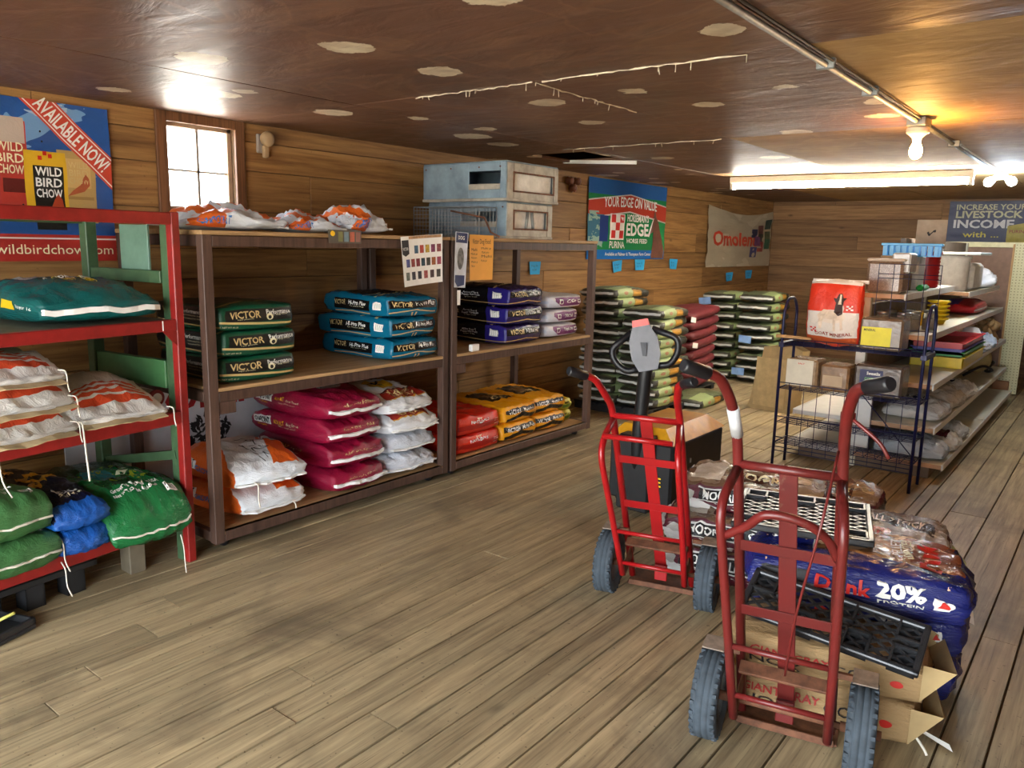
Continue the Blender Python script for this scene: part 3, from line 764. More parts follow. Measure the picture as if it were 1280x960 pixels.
# --- white bags with red panel and yellow disc
mt = printmat('white_red_bag_print', 'dedfe0', [('e', '+z', .12, .12, .3, .5, 'e3b21c'), ('r', '+z', .55, .93, -.75, .85, '9c2a1e', 0), ('r', '+z', -.9, -.45, -.2, .8, '9c3a22'), ('r', '-y', -.55, .05, -.5, .5, '9c3a22'), ('r', '+z', .55, .58, -.75, .85, '2a201c'), ('r', '+z', .91, .94, -.75, .85, 'd9a73a')], .4, crinkle=.45)
mtp = printmat('white_woven_bag', 'd5dae2', [], .5, crinkle=.6)
for i in range(4):
    B = Bag(.8, .45, .15, .45, .2, 3, .28, .3, .014, 71+i, fold=.02)
    o = B.build('feed_bag', mt if i > 1 else mtp); S = B.surf
    place(o, ((-4.03, -4.04, -4.0, -4.02)[i], (3.62, 3.63, 3.63, 3.57)[i], .115+i*.135), rd((0, 2, -2, 4)[i]), ry=rd(0), label=['bottom plain white bag', 'second lowest plain white bag', 'second highest white bag with red print', 'top white bag with red panel and yellow disc'][i]+' of the stack beside the crimson bags', cat='bag', group='white feed bags')
    if i > 1:
        letter(S, o, '+z', 'Enjoy Natural', .7, .05, .09, .55, M_GOLD, rot=90, bold=.01); letter(S, o, '+z', 'Milk Pellets', .82, .05, .07, .5, M_GOLD, rot=90, bold=.01)
        letter(S, o, '+z', 'Y', .12, .12, .14, .3, M_INK, rot=90, bold=0)
        letter(S, o, '-y', 'Show Feed', -.25, 0, .22, .24, M_GOLD)
    B.tape(o, M_TAPE, '+x', .02, -.4, .008)
# --- red bags, bottom shelf of the second rack
mt = printmat('red_bag_print', 'd32a17', [('r', '+x', -1, 1, -.5, .1, 'a51711'), ('r', '+z', -1, .4, -1, 1, 'c42414')], .18, crinkle=.35)
for i in range(2):
    B = Bag(.66, .5, .145, .12, .08, 4, .22, .5, .008, 81+i, fold=.012)
    o = B.build('pet_food_bag', mt); S = B.surf
    place(o, (-3.99, 4.33, .115+i*.138), rd(i), label='%s shiny red bag at the left end of the second rack bottom shelf' % three(i, 2), cat='bag', group='red naturals bags')
    letter(S, o, '+x', 'NATURALS', -.05, .38, .42, .15, M_WHITE, bold=.015); decal(S, o, '+x', [(0, .1), (.12, .22), (-.12, .22)], M_WHITE); letter(S, o, '+x', 'joy', -.05, .7, .12, .1, M_CREAM, bold=0)
    for q in (.1, -.15, -.45): decal(S, o, '+x', rect(.68, .95, q, q+.1), plain('e8a79c', .4))
# --- yellow bags
mt = printmat('yellow_bag_print', 'e39a16', [('r', '+x', -.92, .92, .1, .72, '15120f'), ('r', '+x', -.92, .92, -.45, .1, '15120f', .7), ('r', '+z', -.5, .45, -.62, .62, '1d1814'), ('r', '-y', -.7, .6, -.3, .5, '15120f'), ('r', '+z', -.2, .2, -.3, .3, '6b4a22')], .28, crinkle=.35)
sp = [(0, -4.0, 4.82, .115), (1, -4.0, 4.82, .258), (2, -4.02, 5.275, .115), (3, -4.03, 5.275, .255)]
for i, xx, yy, zz in sp:
    B = Bag(.7, .45, .15, .18, .1, 4, .24, .5, .01, 91+i, fold=.014)
    o = B.build('dog_food_bag', mt); S = B.surf
    place(o, (xx, yy, zz), rd((0, 2, -2, -3)[i]), label='%s golden yellow bag of the %s pair on the bottom shelf' % (three(i % 2, 2), 'first' if i < 2 else 'second'), cat='bag', group='golden yellow dog food bags')
    letter(S, o, '+x', 'VICTOR', -.45, .32, .34, .26, M_WHITE, bold=.02); letter(S, o, '+x', 'Multi-Pro', .42, .36, .36, .2, M_WHITE)
    letter(S, o, '-y', 'Multi-Pro', .2, .1, .3, .2, M_WHITE); letter(S, o, '+z', 'VICTOR', .28, 0, .1, .4, M_GOLD, rot=90)
# --- yellow-green bags at the right end
mt = printmat('lime_bag_print', 'c9c24a', [('r', '+z', -1, .6, -1, -.1, '5d7a2a'), ('r', '+z', -1, .6, -.1, 1, '8a2a22'), ('r', '+x', -.8, .8, -.6, .1, '5d7a2a')], .35)
for i in range(2):
    B = Bag(.66, .17, .11, .15, .1, 4, .24, .5, .008, 95+i)
    o = B.build('feed_bag', mt)
    place(o, (-4.08, 5.61, .115+i*.1), rd(0), label='%s yellow and green bag squeezed beside the right rack post' % three(i, 2), cat='bag', group='yellow and green bags')
    letter(B.surf, o, '+x', 'MIX', 0, .4, .5, .2, M_INK)
    for q in (.05,): decal(B.surf, o, '+z', rect(.65, .95, -.6, .6), M_YELLOW)
# small tin and jar in front of the purple bags
tag(MB().bx(-3.645, -3.61, 4.17, 4.25, MID, MID+.05, .004).build('small_box', M_WHITE), 'tiny white box on the shelf edge under the purple bags', 'box')
# --- orange and white bags on top of the first rack
mt2 = printmat('orange_white_flat_bag', 'd9dde2', [('s', '+z', 1, .5, -.9, -.35, 'e2691f'), ('s', '+z', 1, .3, .25, .7, 'e2691f'), ('r', '-y', -1, -.3, -1, 1, 'e2691f'), ('r', '+x', -1, -.5, -1, 1, 'e2691f'), ('n', '+z', 2.2, .62, 'e2691f')], .38, crinkle=.5)
for i, (xx, yy, rz, L_, W_, T_) in enumerate(((-3.9, 2.40, 86, .6, .5, .13), (-3.88, 2.90, 85, .38, .45, .11), (-3.88, 3.275, 93, .34, .46, .16))):
    B = Bag(L_, W_, T_, .75, .45, 2.2, .3, .2, .02, 101+i, fold=.02)
    o = B.build('feed_bag', mt2)
    place(o, (xx, yy, ZT), rd(rz), label=['long limp orange and white bag beside the window on the rack top', 'flattened orange and white bag in the middle of the rack top', 'peaked orange and white bag at the right of the rack top'][i], cat='bag', group='orange and white bags on the rack top')
    letter(B.surf, o, '-y', 'ONPOINT', -.5, 0, .3, .5, M_BLUE); B.tape(o, M_TAPE, '+x', .025, -.5, .01)

# ================================================================== NOTES AND PAPERS ON THE RACK
def paper(name, label, cat, c, w_, h_, mat, normal='x', tilt=0, curl=.006, group=None, t=.0015, n=8):
    """thin sheet hanging in the plane facing +x (a along +y, b up)"""
    fn = lambda f, a, b: Vector((curl*(a*a+.6*b*a)*1.0+.002, a*w_/2, b*h_/2))
    S = Surf(fn, lambda f: (w_, h_)); V = []; F = []
    for i in range(n+1):
        for j in range(n+1): V.append(fn('', -1+2*i/n, -1+2*j/n))
    m_ = len(V); V += [v-Vector((t, 0, 0)) for v in V]
    for i in range(n):
        for j in range(n):
            a = i*(n+1)+j; q = [a, a+n+1, a+n+2, a+1]; F.append(q); F.append([k+m_ for k in q][::-1])
    rim = [i*(n+1) for i in range(n+1)]+[n*(n+1)+j for j in range(1, n+1)]+[i*(n+1)+n for i in range(n-1, -1, -1)]+[j for j in range(n-1, 0, -1)]
    for k in range(len(rim)): a, b = rim[k], rim[(k+1) % len(rim)]; F.append([a, a+m_, b+m_, b])
    o = mesh(name, V, F, mat); o.location = c; o.rotation_euler = (rd(tilt), 0, 0); tag(o, label, cat, group); return o, S
p0 = atx(527, 325, -3.585)
o, S = paper('product_sheet', 'white sheet with rows of small product pictures taped to the rack top', 'sheet', p0, .36, .31, M_PAPER, tilt=4, curl=.012)
decal(S, o, 'x', [(-.98, .3), (-.82, .2), (-.62, .3), (-.62, .85), (-.98, .85)], M_INK, off=.001, name='printed_badge'); letter(S, o, 'x', 'VICTOR', -.8, .5, .14, .06, M_WHITE, off=.002, bold=.01)
pcols = [plain(h, .6, var=.4, scale=60) for h in ('3a5f78', 'b24a3c', 'b99a3c', '7a3b5a', '8a4a4a', '4a4f8a', '8f3a34', '7a2430', '24404a', '3a3a34', '9a5a34', 'a04a5a', '6a7266', '3a3842', '34303a', 'a0504a', '4a3a3a', '42403a')]
k = 0
for rw, (bb, n_, x0) in enumerate(((.45, 5, -.34), (-.08, 7, -.8), (-.6, 6, -.86))):
    for i in range(n_):
        a = x0+i*(.94-x0)/(n_-.4)*.98; decal(S, o, 'x', rect(a-.01, a+.18, bb-.16, bb+.16), pcols[k % 18], off=.001, name='printed_picture', sub=False); k += 1
decal(S, o, 'x', rect(-.6, .95, .88, .99), plain('b58a62', .6, var=.3, scale=50), off=.001, name='torn_header')
p0 = atx(601, 322, -3.585)
o, S = paper('orange_note', 'orange paper note with handwritten list on the rack beam', 'note', p0, .25, .31, plain('e9a84e', .8, var=.03), tilt=0)
letter(S, o, 'x', 'Victor Dog Food', 0, .68, .75, .14, M_INK, bold=0, off=.001)
for i, (a, b, w_) in enumerate(((-.6, .35, .25), (.4, .4, .4), (-.6, .15, .3), (.35, .22, .3), (-.62, -.02, .25), (.45, .06, .42), (-.58, -.2, .28), (.25, -.15, .25), (-.7, -.38, .15))): letter(S, o, 'x', 'Multi pro 50'[:6+i % 5], a, b, w_, .06, M_INK, bold=0, off=.001)
p0 = atx(575, 325, -3.585)
o, S = paper('product_card', 'narrow blue and white product card hanging on the rack post', 'card', p0, .12, .37, plain('c9cdd4', .5), tilt=-3)
decal(S, o, 'x', rect(-.9, .9, .62, .98), M_NAVY, off=.001, name='printed_band'); decal(S, o, 'x', [(-.9, -.55), (.8, -.55), (.8, -.9), (-.3, -.98), (-.9, -.8)], M_NAVY, off=.001, name='printed_band'); decal(S, o, 'x', ell(0, .05, .55, .4), plain('6c6a66', .5, var=.5, scale=40), off=.001, name='printed_picture')
letter(S, o, 'x', 'DOG', 0, .8, .5, .07, M_WHITE, off=.002)
p0 = atx(431, 296, -3.585)
o, S = paper('price_strip', 'dark shelf label strip with coloured squares on the rack top edge', 'label', p0, .24, .075, plain('5a544a', .6), tilt=0, curl=.002)
decal(S, o, 'x', ell(-.75, .45, .14, .4), M_YELLOW, off=.001, name='printed_sun'); 
for i, h in enumerate(('7f8052', '6f8791', 'b2604a', '8f6258')): decal(S, o, 'x', rect(-.42+i*.36, -.14+i*.36, -.75, .75), plain(h, .6, var=.2), off=.001, name='printed_square', sub=False)
p0 = atx(573, 372, -3.59); o, S = paper('paper_tag', 'small white paper tag stuck to the rack post', 'tag', p0, .03, .1, M_PAPER, curl=.002)
# blue sticky notes on the wall
for i, (u, v, s_) in enumerate(((668, 335, .17), (771, 333, .19), (799, 331, .22), (841, 330, .2), (911, 346, .22), (935, 343, .24))):
    p0 = atx(u, v, XW+.012); p0.x = XW+.008
    lab = ['blue sticky note on the wall above the white and purple bags', 'tilted blue sticky note under the green horse feed banner', 'middle blue sticky note under the green horse feed banner', 'blue sticky note below the horse on the green banner', 'blue sticky note under the cream banner, beside its left end', 'blue sticky note under the cream banner, toward its right end'][i]
    o, S = paper('sticky_note', lab, 'note', p0, s_, .125, M_STICKY, tilt=(0, 6, 0, -2, 3, 0)[i], curl=.01, group='blue sticky notes')
    letter(S, o, 'x', ('Dog 20', 'Edge', 'Horse 12', 'Sr.', 'Mare', '200')[i], 0, .3, .6, .18, M_NAVY, bold=0, off=.001)
    letter(S, o, 'x', ('$ 24', '$ 18', '$ 19', '$ 21', '$ 22', '$ 20')[i], 0, -.3, .4, .18, M_NAVY, bold=0, off=.001)
# ================================================================== BLACK PLASTIC GRID PALLETS
M_PLAST = plain('2a2b2d', .3, var=.15)
def grid_pallet(name, label, w_, d_, mat4, t=.03, step=.05, cups=((-.82, -.8), (0, -.8), (.82, -.8), (-.82, .8), (0, .8), (.82, .8)), cup_d=.1, cat='pallet', group=None, feet=True):
    o = empty(name, label, cat, group=group); o.matrix_world = mat4
    m = MB(); e = .022
    for a, b, c, d in ((-w_/2, w_/2, -d_/2, -d_/2+e), (-w_/2, w_/2, d_/2-e, d_/2), (-w_/2, -w_/2+e, -d_/2, d_/2), (w_/2-e, w_/2, -d_/2, d_/2)): m.bx(a, b, c, d, -t, 0, .004)
    m.build('rim', M_PLAST, o)
    m = MB(); n = int((w_+d_)/step)+1
    for s in (-1, 1):
        for i in range(-n, n+1):
            c = i*step*1.0                      # line y = s*(x - c)*.62
            k = .62; pts = []
            x0, x1 = -w_/2+e, w_/2-e
            ya, yb = s*(x0-c)*k, s*(x1-c)*k
            lo, hi = -d_/2+e, d_/2-e
            def clip(xa, ya, xb, yb):
                if ya > yb: xa, ya, xb, yb = xb, yb, xa, ya
                if yb < lo or ya > hi or ya == yb: return None
                if ya < lo: xa += (xb-xa)*(lo-ya)/(yb-ya); ya = lo
                if yb > hi: xb = xa+(xb-xa)*(hi-ya)/(yb-ya); yb = hi
                return xa, ya, xb, yb
            r = clip(x0, ya, x1, yb)
            if r and math.hypot(r[2]-r[0], r[3]-r[1]) > .02:
                v = Vector((r[2]-r[0], r[3]-r[1], 0)); an = math.atan2(v.y, v.x)
                m.box(((r[0]+r[2])/2, (r[1]+r[3])/2, -t/2-.004), (v.length, .008, t*.45), Matrix.Rotation(an, 3, 'Z'))
    m.build('deck_lattice', M_PLAST, o)
    for cx, cy in cups:
        x, y, q = cx*(w_/2-.02), cy*(d_/2-.02), .042; m = MB()
        for a, b, c, d in ((x-q, x+q, y-q, y-q+.008), (x-q, x+q, y+q-.008, y+q), (x-q, x-q+.008, y-q, y+q), (x+q-.008, x+q, y-q, y+q)): m.bx(a, b, c, d, -cup_d, .002)
        m.bx(x-q, x+q, y-q, y+q, -cup_d, -cup_d+.008); m.build('cup_foot', M_PLAST, o)
    return o
def frame4(o_, ex, ey):
    """matrix from an origin, x direction and approximate y direction"""
    ex = Vector(ex).normalized(); ey = Vector(ey); ey = (ey-ex*ey.dot(ex)).normalized(); ez = ex.cross(ey)
    M_ = Matrix((ex, ey, ez)).transposed().to_4x4(); M_.translation = Vector(o_); return M_

# ================================================================== BAGS ON THE RED RACK
RM = Matrix.Translation(ro) @ Matrix.Rotation(RA, 4, 'Z')
def RL(x, y, z): return RM @ Vector((x, y, z))
grid_pallet('plastic_pallet', 'black plastic pallet pushed under the red rack', .55, 1.1, frame4(RL(-.40, -1.0, .14), RL(1, 0, 0)-RL(0, 0, 0), RL(0, 1, 0)-RL(0, 0, 0)), cup_d=.14, cups=((-.8, -.8), (-.8, -.3), (-.8, .3), (-.8, .8), (.85, -.85), (.85, -.5), (.85, -.2), (.85, .15), (.85, .5), (.85, .85)), group='black plastic pallets')
mt = printmat('teal_point_bag', '0c5a58', [('r', '+z', -1, -.05, -.7, .55, 'b9b9b2'), ('n', '+z', 4, .55, '8a8a86', -.95, -.1, -.6, .5), ('r', '+z', -.05, .4, -.45, .3, '274b45'), ('n', '+z', 6, .56, 'c8b52e', .05, .35, -.4, .5)], .25, crinkle=.35)
B = Bag(.72, .56, .19, .5, .25, 3, .3, .25, .012, 120, fold=.012); o = B.build('feed_bag', mt)
place(o, RL(-.38, -.36, 1.25), RA+rd(-5), label='glossy teal feed bag with white seam on the upper red rack shelf', cat='bag')
B.tape(o, M_TAPE, '+x', .02, -.1, .006, th=.012); B.tape(o, M_TAPE, '-x', .04, -.1, .004, th=.012)
decal(B.surf, o, '-y', rect(-.55, .05, -.35, .5), M_PAPER); letter(B.surf, o, '-y', 'ONPOINT', -.25, .08, .26, .26, M_INK, off=.005, bold=.02)
decal(B.surf, o, '-y', rect(.15, .45, -.2, .35), M_YELLOW); letter(B.surf, o, '-y', 'layer 16', .68, .05, .16, .14, M_WHITE, bold=0)
letter(B.surf, o, '+z', 'ONPOINT', .1, -.0, .09, .4, M_WHITE, rot=90); letter(B.surf, o, '+z', 'ADULT DOG', .3, 0, .05, .4, M_YELLOW, rot=90, bold=0)
st = [('r', '+z', .40, .44, -.8, .86, 'c8573a'), ('r', '+z', .48, .53, -.84, .88, 'c8502c'), ('r', '+z', .57, .64, -.88, .9, 'cf4f26'), ('r', '+z', .68, .82, -.92, .92, 'd2481c'), ('n', '+z', 3, .66, '4a4844', -.7, .1, -.5, .6)]
mt = printmat('white_striped_sack', 'd6d3cb', st, .75, crinkle=.5, cscale=6)
spots = [(-.32, -.84, .795, 4), (-.30, -.84, .915, 1), (-.31, -.85, 1.03, -3), (-.30, -.335, .795, -8)]
for i, (x_, y_, z_, r_) in enumerate(spots):
    B = Bag(.78 if i < 3 else .72, .48 if i < 3 else .43, .15 if i < 3 else .19, .8, .3, 1.9, .2, .12, .012, 130+i, fold=.014); o = B.build('feed_sack', mt)
    place(o, RL(x_, y_, z_), RA+rd(r_), label=('%s white sack with orange stripes in the red rack stack' % three(i, 3)) if i < 3 else 'single white sack with orange stripes beside the striped stack', cat='sack', group='white sacks with orange stripes')
    fl_ = MB(); n_ = 10; rows = []
    for k in range(n_+1):
        a = -.9+1.8*k/n_; p = B.D(1, a, -.2); q = p+Vector((.045, 0, -.012+.008*noise.noise(Vector((a*3, i, 0)))))
        rows.append((p-Vector((.01, 0, 0)), q))
    vs = [v for r in rows for v in r]+[v-Vector((0, 0, .003)) for r in rows for v in r]; N2 = 2*(n_+1)
    fs = [[2*k, 2*k+1, 2*k+3, 2*k+2] for k in range(n_)]+[[N2+2*k, N2+2*k+2, N2+2*k+3, N2+2*k+1] for k in range(n_)]+[[2*k+1, N2+2*k+1, N2+2*k+3, 2*k+3] for k in range(n_)]
    mesh('folded_end', vs, fs, plain('b49f78', .8), o)
    string(o, [(.36, .2, .06), (.4, .21, .055), (.405, .212, .0), (.41, .215, -.03)], M_STRING, .003)
    if i == 3: string(o, [(.36, -.2, .05), (.40, -.2, .045), (.415, -.2, -.08), (.43, -.2, -.2)], M_STRING, .004)
    if i == 0: string(o, [(.36, -.15, .05), (.42, -.15, .03), (.44, -.15, -.1), (.46, -.13, -.17)], M_STRING, .003)
rl = empty('rolled_banner', 'white paper roll with a red end lying behind the striped sacks', 'roll', RL(-.2, -.046, .84), RA)
MB().lathe([(.036, -.42), (.038, -.3), (.038, .0)], 18, (0, 0, 0), 'x').build('roll', plain('a9a29c', .7), rl)
MB().lathe([(.042, .0), (.044, .01), (.042, .02)], 18, (0, 0, 0), 'x').build('end_ring', plain('7c1d1a', .5), rl); MB().lathe([(.026, .0), (.026, .023)], 16, (0, 0, 0), 'x').build('core', M_PAPER, rl)
# bottom shelf
def droop(x0, k): return lambda v: Vector((v.x-max(0, v.x-x0)*.12, v.y, v.z-k*max(0, v.x-x0)**1.5))
gl = [('n', '+z', 2.2, .52, '164021', -1, .55, -1, 1), ('e', '+z', -.05, -.2, .3, .32, '2d6f74'), ('n', '+z', 6, .6, '8f9a2a', -.3, .5, -.6, .7), ('r', '+z', -1, -.35, -1, 1, '12351d'), ('r', '+z', .5, .5+.001, -1, 1, '1f6b38')]
mt_a = printmat('green_seed_bag', '1c6b39', gl, .25, crinkle=.45); mt_b = printmat('olive_seed_bag', '3f6f3e', [('n', '+z', 2.2, .5, '4a6a22', -1, .45, -1, 1), ('e', '+z', -.1, .3, .35, .4, '8a96a0'), ('n', '+z', 6, .6, '9a9a2a', -.3, .4, -.6, .7)], .4, crinkle=.35)
def seedbag(i, x_, y_, z_, r_, mt, lab, L=.86, W=.5, T=.17, dr=.9, x0=.2, pitch=0, txt=True):
    B = Bag(L, W, T, .3, .2, 4, .25, .25, .012, 140+i, bend=droop(x0, dr), fold=.015); o = B.build('seed_bag', mt)
    place(o, RL(x_, y_, z_), RA+rd(r_), ry=pitch, label=lab, cat='bag', group='bird seed bags on the bottom red shelf')
    if txt:
        letter(B.surf, o, '+z', 'Grown & Packed in USA', .62, -.05, .035, .6, M_WHITE, rot=90, bold=.015, off=.007); letter(B.surf, o, '+z', 'Net Wt. 50 lbs. (22.68 kg)', .72, -.12, .03, .55, M_WHITE, rot=90, bold=.008, off=.007)
        decal(B.surf, o, '+z', rect(.7, .82, .62, .86), M_PAPER, name='barcode_patch')
        for q in range(5): decal(B.surf, o, '+z', rect(.72, .8, .65+q*.04, .667+q*.04), M_INK, off=.004, name='barcode_bar', sub=False)
        for q in ((-.05, .32), (.1, .1), (.2, .45)):
            decal(B.surf, o, '+z', [(q[0], q[1]), (q[0]+.1, q[1]+.12), (q[0]+.02, q[1]+.3), (q[0]-.08, q[1]+.16)], plain('c9c8a8', .5), name='printed_petal')
        B.tape(o, M_STRING, '+x', .006, .1, .004, th=.004)
    return o, B
o, B = seedbag(0, -.34, -.94, .262, 2, mt_b, 'lower olive green seed bag at the left of the red bottom shelf', dr=.5, T=.155, W=.46, x0=.33)
o, B = seedbag(1, -.36, -.94, .405, -1, mt_b, 'upper olive green seed bag at the left of the red bottom shelf', dr=.5, T=.18, W=.46, x0=.35)
mt = printmat('sunflower_bag_print', '151a38', [('r', '+x', -1, 1, -1, 1, '1b56a8'), ('r', '+z', .88, 1, -1, 1, '1b56a8'), ('r', '-y', -1, 1, -1, 0, '1d63b5'), ('r', '+y', -1, 1, -1, 0, '1d63b5')], .25, crinkle=.45)
M_PET = plain('c98f22', .5, var=.25, scale=30)
for i in range(2):
    o, B = seedbag(5+i, -.38, -.585, .262+i*.115, -2, mt, '%s navy bag with sunflowers between the green seed bags' % three(i, 2), L=.9, W=.26, T=.125, dr=.8, x0=.37, txt=False)
    for (ca, cb, rr_) in ((-.1, .3, .3), (.2, -.55, .24), (-.55, -.4, .28)):
        sx, sy = B.L/2, B.W/2; poly = []
        for k in range(28):
            r_ = rr_*.36*(1 if k % 2 else .62); a = 2*pi*k/28; poly.append((ca+r_*cos(a)/sx*.8, cb+r_*sin(a)/sy*.8))
        decal(B.surf, o, '+z', poly, M_PET, name='printed_sunflower'); decal(B.surf, o, '+z', ell(ca, cb, rr_*.13/sx*.8, rr_*.13/sy*.8), plain('1c100a', .6), off=.004, name='printed_flower_heart')
    letter(B.surf, o, '+z', 'SEED', .62, .1, .06, .4, M_WHITE, rot=90); letter(B.surf, o, '+z', 'sunflower', .73, .1, .03, .4, M_CREAM, rot=90, bold=0)
    string(o, [(.4, -.1, -.02), (.43, -.1, -.05), (.435, -.1, -.12), (.45, -.09, -.17)], M_STRING, .003)
o, B = seedbag(9, -.30, -.265, .275, -3, mt_a, 'bright green seed bag hanging over the red shelf edge by the post', dr=1.05, W=.42, T=.2, x0=.24)
string(o, [(.40, .12, -.06), (.42, .12, -.12), (.425, .12, -.2), (.43, .12, -.25)], M_STRING, .003)

# white OPEN sign behind the racks
sg = mesh('open_sign', *[[(0, -.75, 0), (0, .6, 0), (0, .6, .78), (0, -.75, .78), (-.012, -.75, 0), (-.012, .6, 0), (-.012, .6, .78), (-.012, -.75, .78)], [[0, 1, 2, 3], [7, 6, 5, 4], [0, 4, 5, 1], [1, 5, 6, 2], [2, 6, 7, 3], [3, 7, 4, 0]]], plain('cfcfd2', .6, var=.04))
place(sg, (-4.53, 2.55, .01), label='white open sign with red letters and black leaf picture behind the racks', cat='sign')
S = Surf(lambda f, a, b: Vector((0, -.1+a*.65, .39+b*.39)), lambda f: (1.3, .78))
letter(S, sg, 'x', 'OPEN', .43, .64, .53, .18, plain('97161a', .5), off=.002, bold=.03)
random.seed(8); V = []; F = []
for i in range(170):
    a = random.uniform(0, 2*pi); r_ = random.random()**.5; cx, cz = .12+.17*r_*cos(a), .33+.2*r_*sin(a); t_ = random.uniform(0, pi); l_ = random.uniform(.02, .035); w_ = l_*.4
    d = Vector((cos(t_), sin(t_))); n_ = Vector((-d.y, d.x)); b0 = len(V)
    for q in (d*l_, n_*w_, -d*l_, -n_*w_): V.append((.002+i*1e-5, cx+q.x, cz+q.y))
    F.append([b0, b0+1, b0+2, b0+3])
mesh('printed_leaves', V, F, M_INK, sg)

# black tray with a yellow stick at the left edge
p0 = atz(0, 792, 0); ty = empty('black_tray', 'small black plastic tray with a yellow stick lying on the floor planks', 'tray', p0, rd(20))
MB().bx(-.1, .1, -.09, .09, 0, .02, .006).build('base', M_PLAST, ty)
for a, b, c, d in ((-.1, .1, -.09, -.07), (-.1, .1, .07, .09), (-.1, -.08, -.09, .09), (.08, .1, -.09, .09)): MB().bx(a, b, c, d, .02, .05, .005).build('side', M_PLAST, ty)
MB().tube([(-.05, -.02, .03), (.03, .05, .075)], .007, 8).build('yellow_stick', plain('d8d36a', .5), ty)

# ================================================================== BANNERS
def banner(name, label, origin, along, w_, h_, mat, wave=.012, seed=0, sag=0.0, n=(36, 24)):
    """cloth sheet hung on a wall; a runs along 'along', b up; its face looks along 'along' x up"""
    al = Vector(along).normalized(); nr = al.cross(Vector((0, 0, 1)))
    def fn(f, a, b):
        d = wave*(noise.noise(Vector((a*2.2+seed, b*1.8, seed)))+.4*noise.noise(Vector((a*6, b*5+seed, seed))))+wave*.9
        z = b*h_/2 - sag*(1-a*a)*max(0, b)*h_/2
        return al*(a*w_/2)+Vector((0, 0, z))+nr*d
    S = Surf(fn, lambda f: (w_, h_)); V = []; R = []; F = []
    for i in range(n[0]+1):
        for j in range(n[1]+1):
            a, b = -1+2*i/n[0], -1+2*j/n[1]; V.append(fn('', a, b)); R.append((a, b, 1))
    N_ = len(V); V += [v-nr*.002 for v in V]; R = R+R; c = n[1]+1
    for i in range(n[0]):
        for j in range(n[1]):
            k = i*c+j; F.append([k, k+c, k+c+1, k+1]); F.append([N_+k, N_+k+1, N_+k+c+1, N_+k+c])
    me = bpy.data.meshes.new(name); me.from_pydata([tuple(v) for v in V], [], F); me.materials.append(mat)
    at = me.attributes.new('rp', 'FLOAT_VECTOR', 'POINT'); at.data.foreach_set('vector', [q for r in R for q in r]); me.polygons.foreach_set('use_smooth', [True]*len(F))
    o = link(bpy.data.objects.new(name, me)); o.location = origin; tag(o, label, 'banner'); return o, S
mt = printmat('bird_banner_print', '24508f', [('n', 'xy', 1.6, .56, '6d94be'), ('n', 'xy', 2.6, .62, '9fb4c8'),
    ('r', 'xy', -1, .3, -.42, .0, 'a83a34'), ('r', 'xy', .12, .33, -.28, .72, 'b0392f'), ('r', 'xy', .14, .32, .45, .76, 'b8a698'), ('r', 'xy', .14, .32, -.15, .02, '5e1f1c'),
    ('r', 'xy', .56, .86, -.5, .42, 'b3935a'), ('r', 'xy', .62, .82, -.05, .32, 'c9a56a'), ('r', 'xy', .6, .84, -.2, -.16, '9a7a44'),
    ('r', 'xy', .3, .625, -.42, .38, 'd6a827'), ('r', 'xy', .365, .595, -.6, .2, '1a1917'), ('s', 'xy', 1.5, 1, 1.45, 1.88, 'c2402c'), ('s', 'xy', 1.5, 1, 1.485, 1.505, 'ead9cf'), ('s', 'xy', 1.5, 1, 1.83, 1.85, 'ead9cf'),
    ('r', 'xy', -1, 1, -1, -.66, 'a82f28'), ('r', 'xy', -1, 1, -.72, -.70, 'dccfc6')], .35, crinkle=.3)
o, S = banner('bird_feed_banner', 'blue wild bird feed banner with red ribbon above the red rack', (XW+.006, 1.55, 1.915), (0, 1, 0), 1.28, .83, mt, .014, 2)
letter(S, o, 'x', 'AVAILABLE NOW!', .695, .62, .36, .095, M_WHITE, rot=-44, off=.002, bold=.02)
for i, s_ in enumerate(('WILD', 'BIRD', 'CHOW')):
    letter(S, o, 'x', s_, .48, .13-.135*i, .1, .055, M_WHITE, off=.002, bold=.02); letter(S, o, 'x', s_, .2, .4-.135*i, .1, .055, M_CREAM, off=.002, bold=.015); letter(S, o, 'x', s_, .72, .24-.1*i, .08, .04, M_GOLD, off=.002, bold=.005)
letter(S, o, 'x', 'www.wildbirdchow.com', .35, -.85, .62, .06, M_CREAM, off=.002, bold=0)
def bird(a, b, s_, m): decal(S, o, 'x', [(a-.12*s_, b-.1*s_), (a-.02*s_, b+.02*s_), (a+.02*s_, b+.16*s_), (a+.06*s_, b+.25*s_), (a+.1*s_, b+.16*s_), (a+.11*s_, b+.02*s_), (a+.03*s_, b-.12*s_), (a-.2*s_, b-.24*s_)], m, off=.0025, name='printed_bird')
bird(.5, -.33, .75, plain('a83c1e', .5)); bird(.74, -.02, .6, plain('a5522e', .5))
for q in ((.42, .3), (.5, .33), (.46, .36)): decal(S, o, 'x', rect(q[0]-.015, q[0]+.015, q[1]-.03, q[1]+.02), M_RED, off=.002, name='printed_checker', sub=False)
for q in ((.44, .62), (.45, .5), (.27, -.3)): decal(S, o, 'x', ell(q[0], q[1], .008, .014, 8), M_INK, off=.002, name='grommet_hole', sub=False)
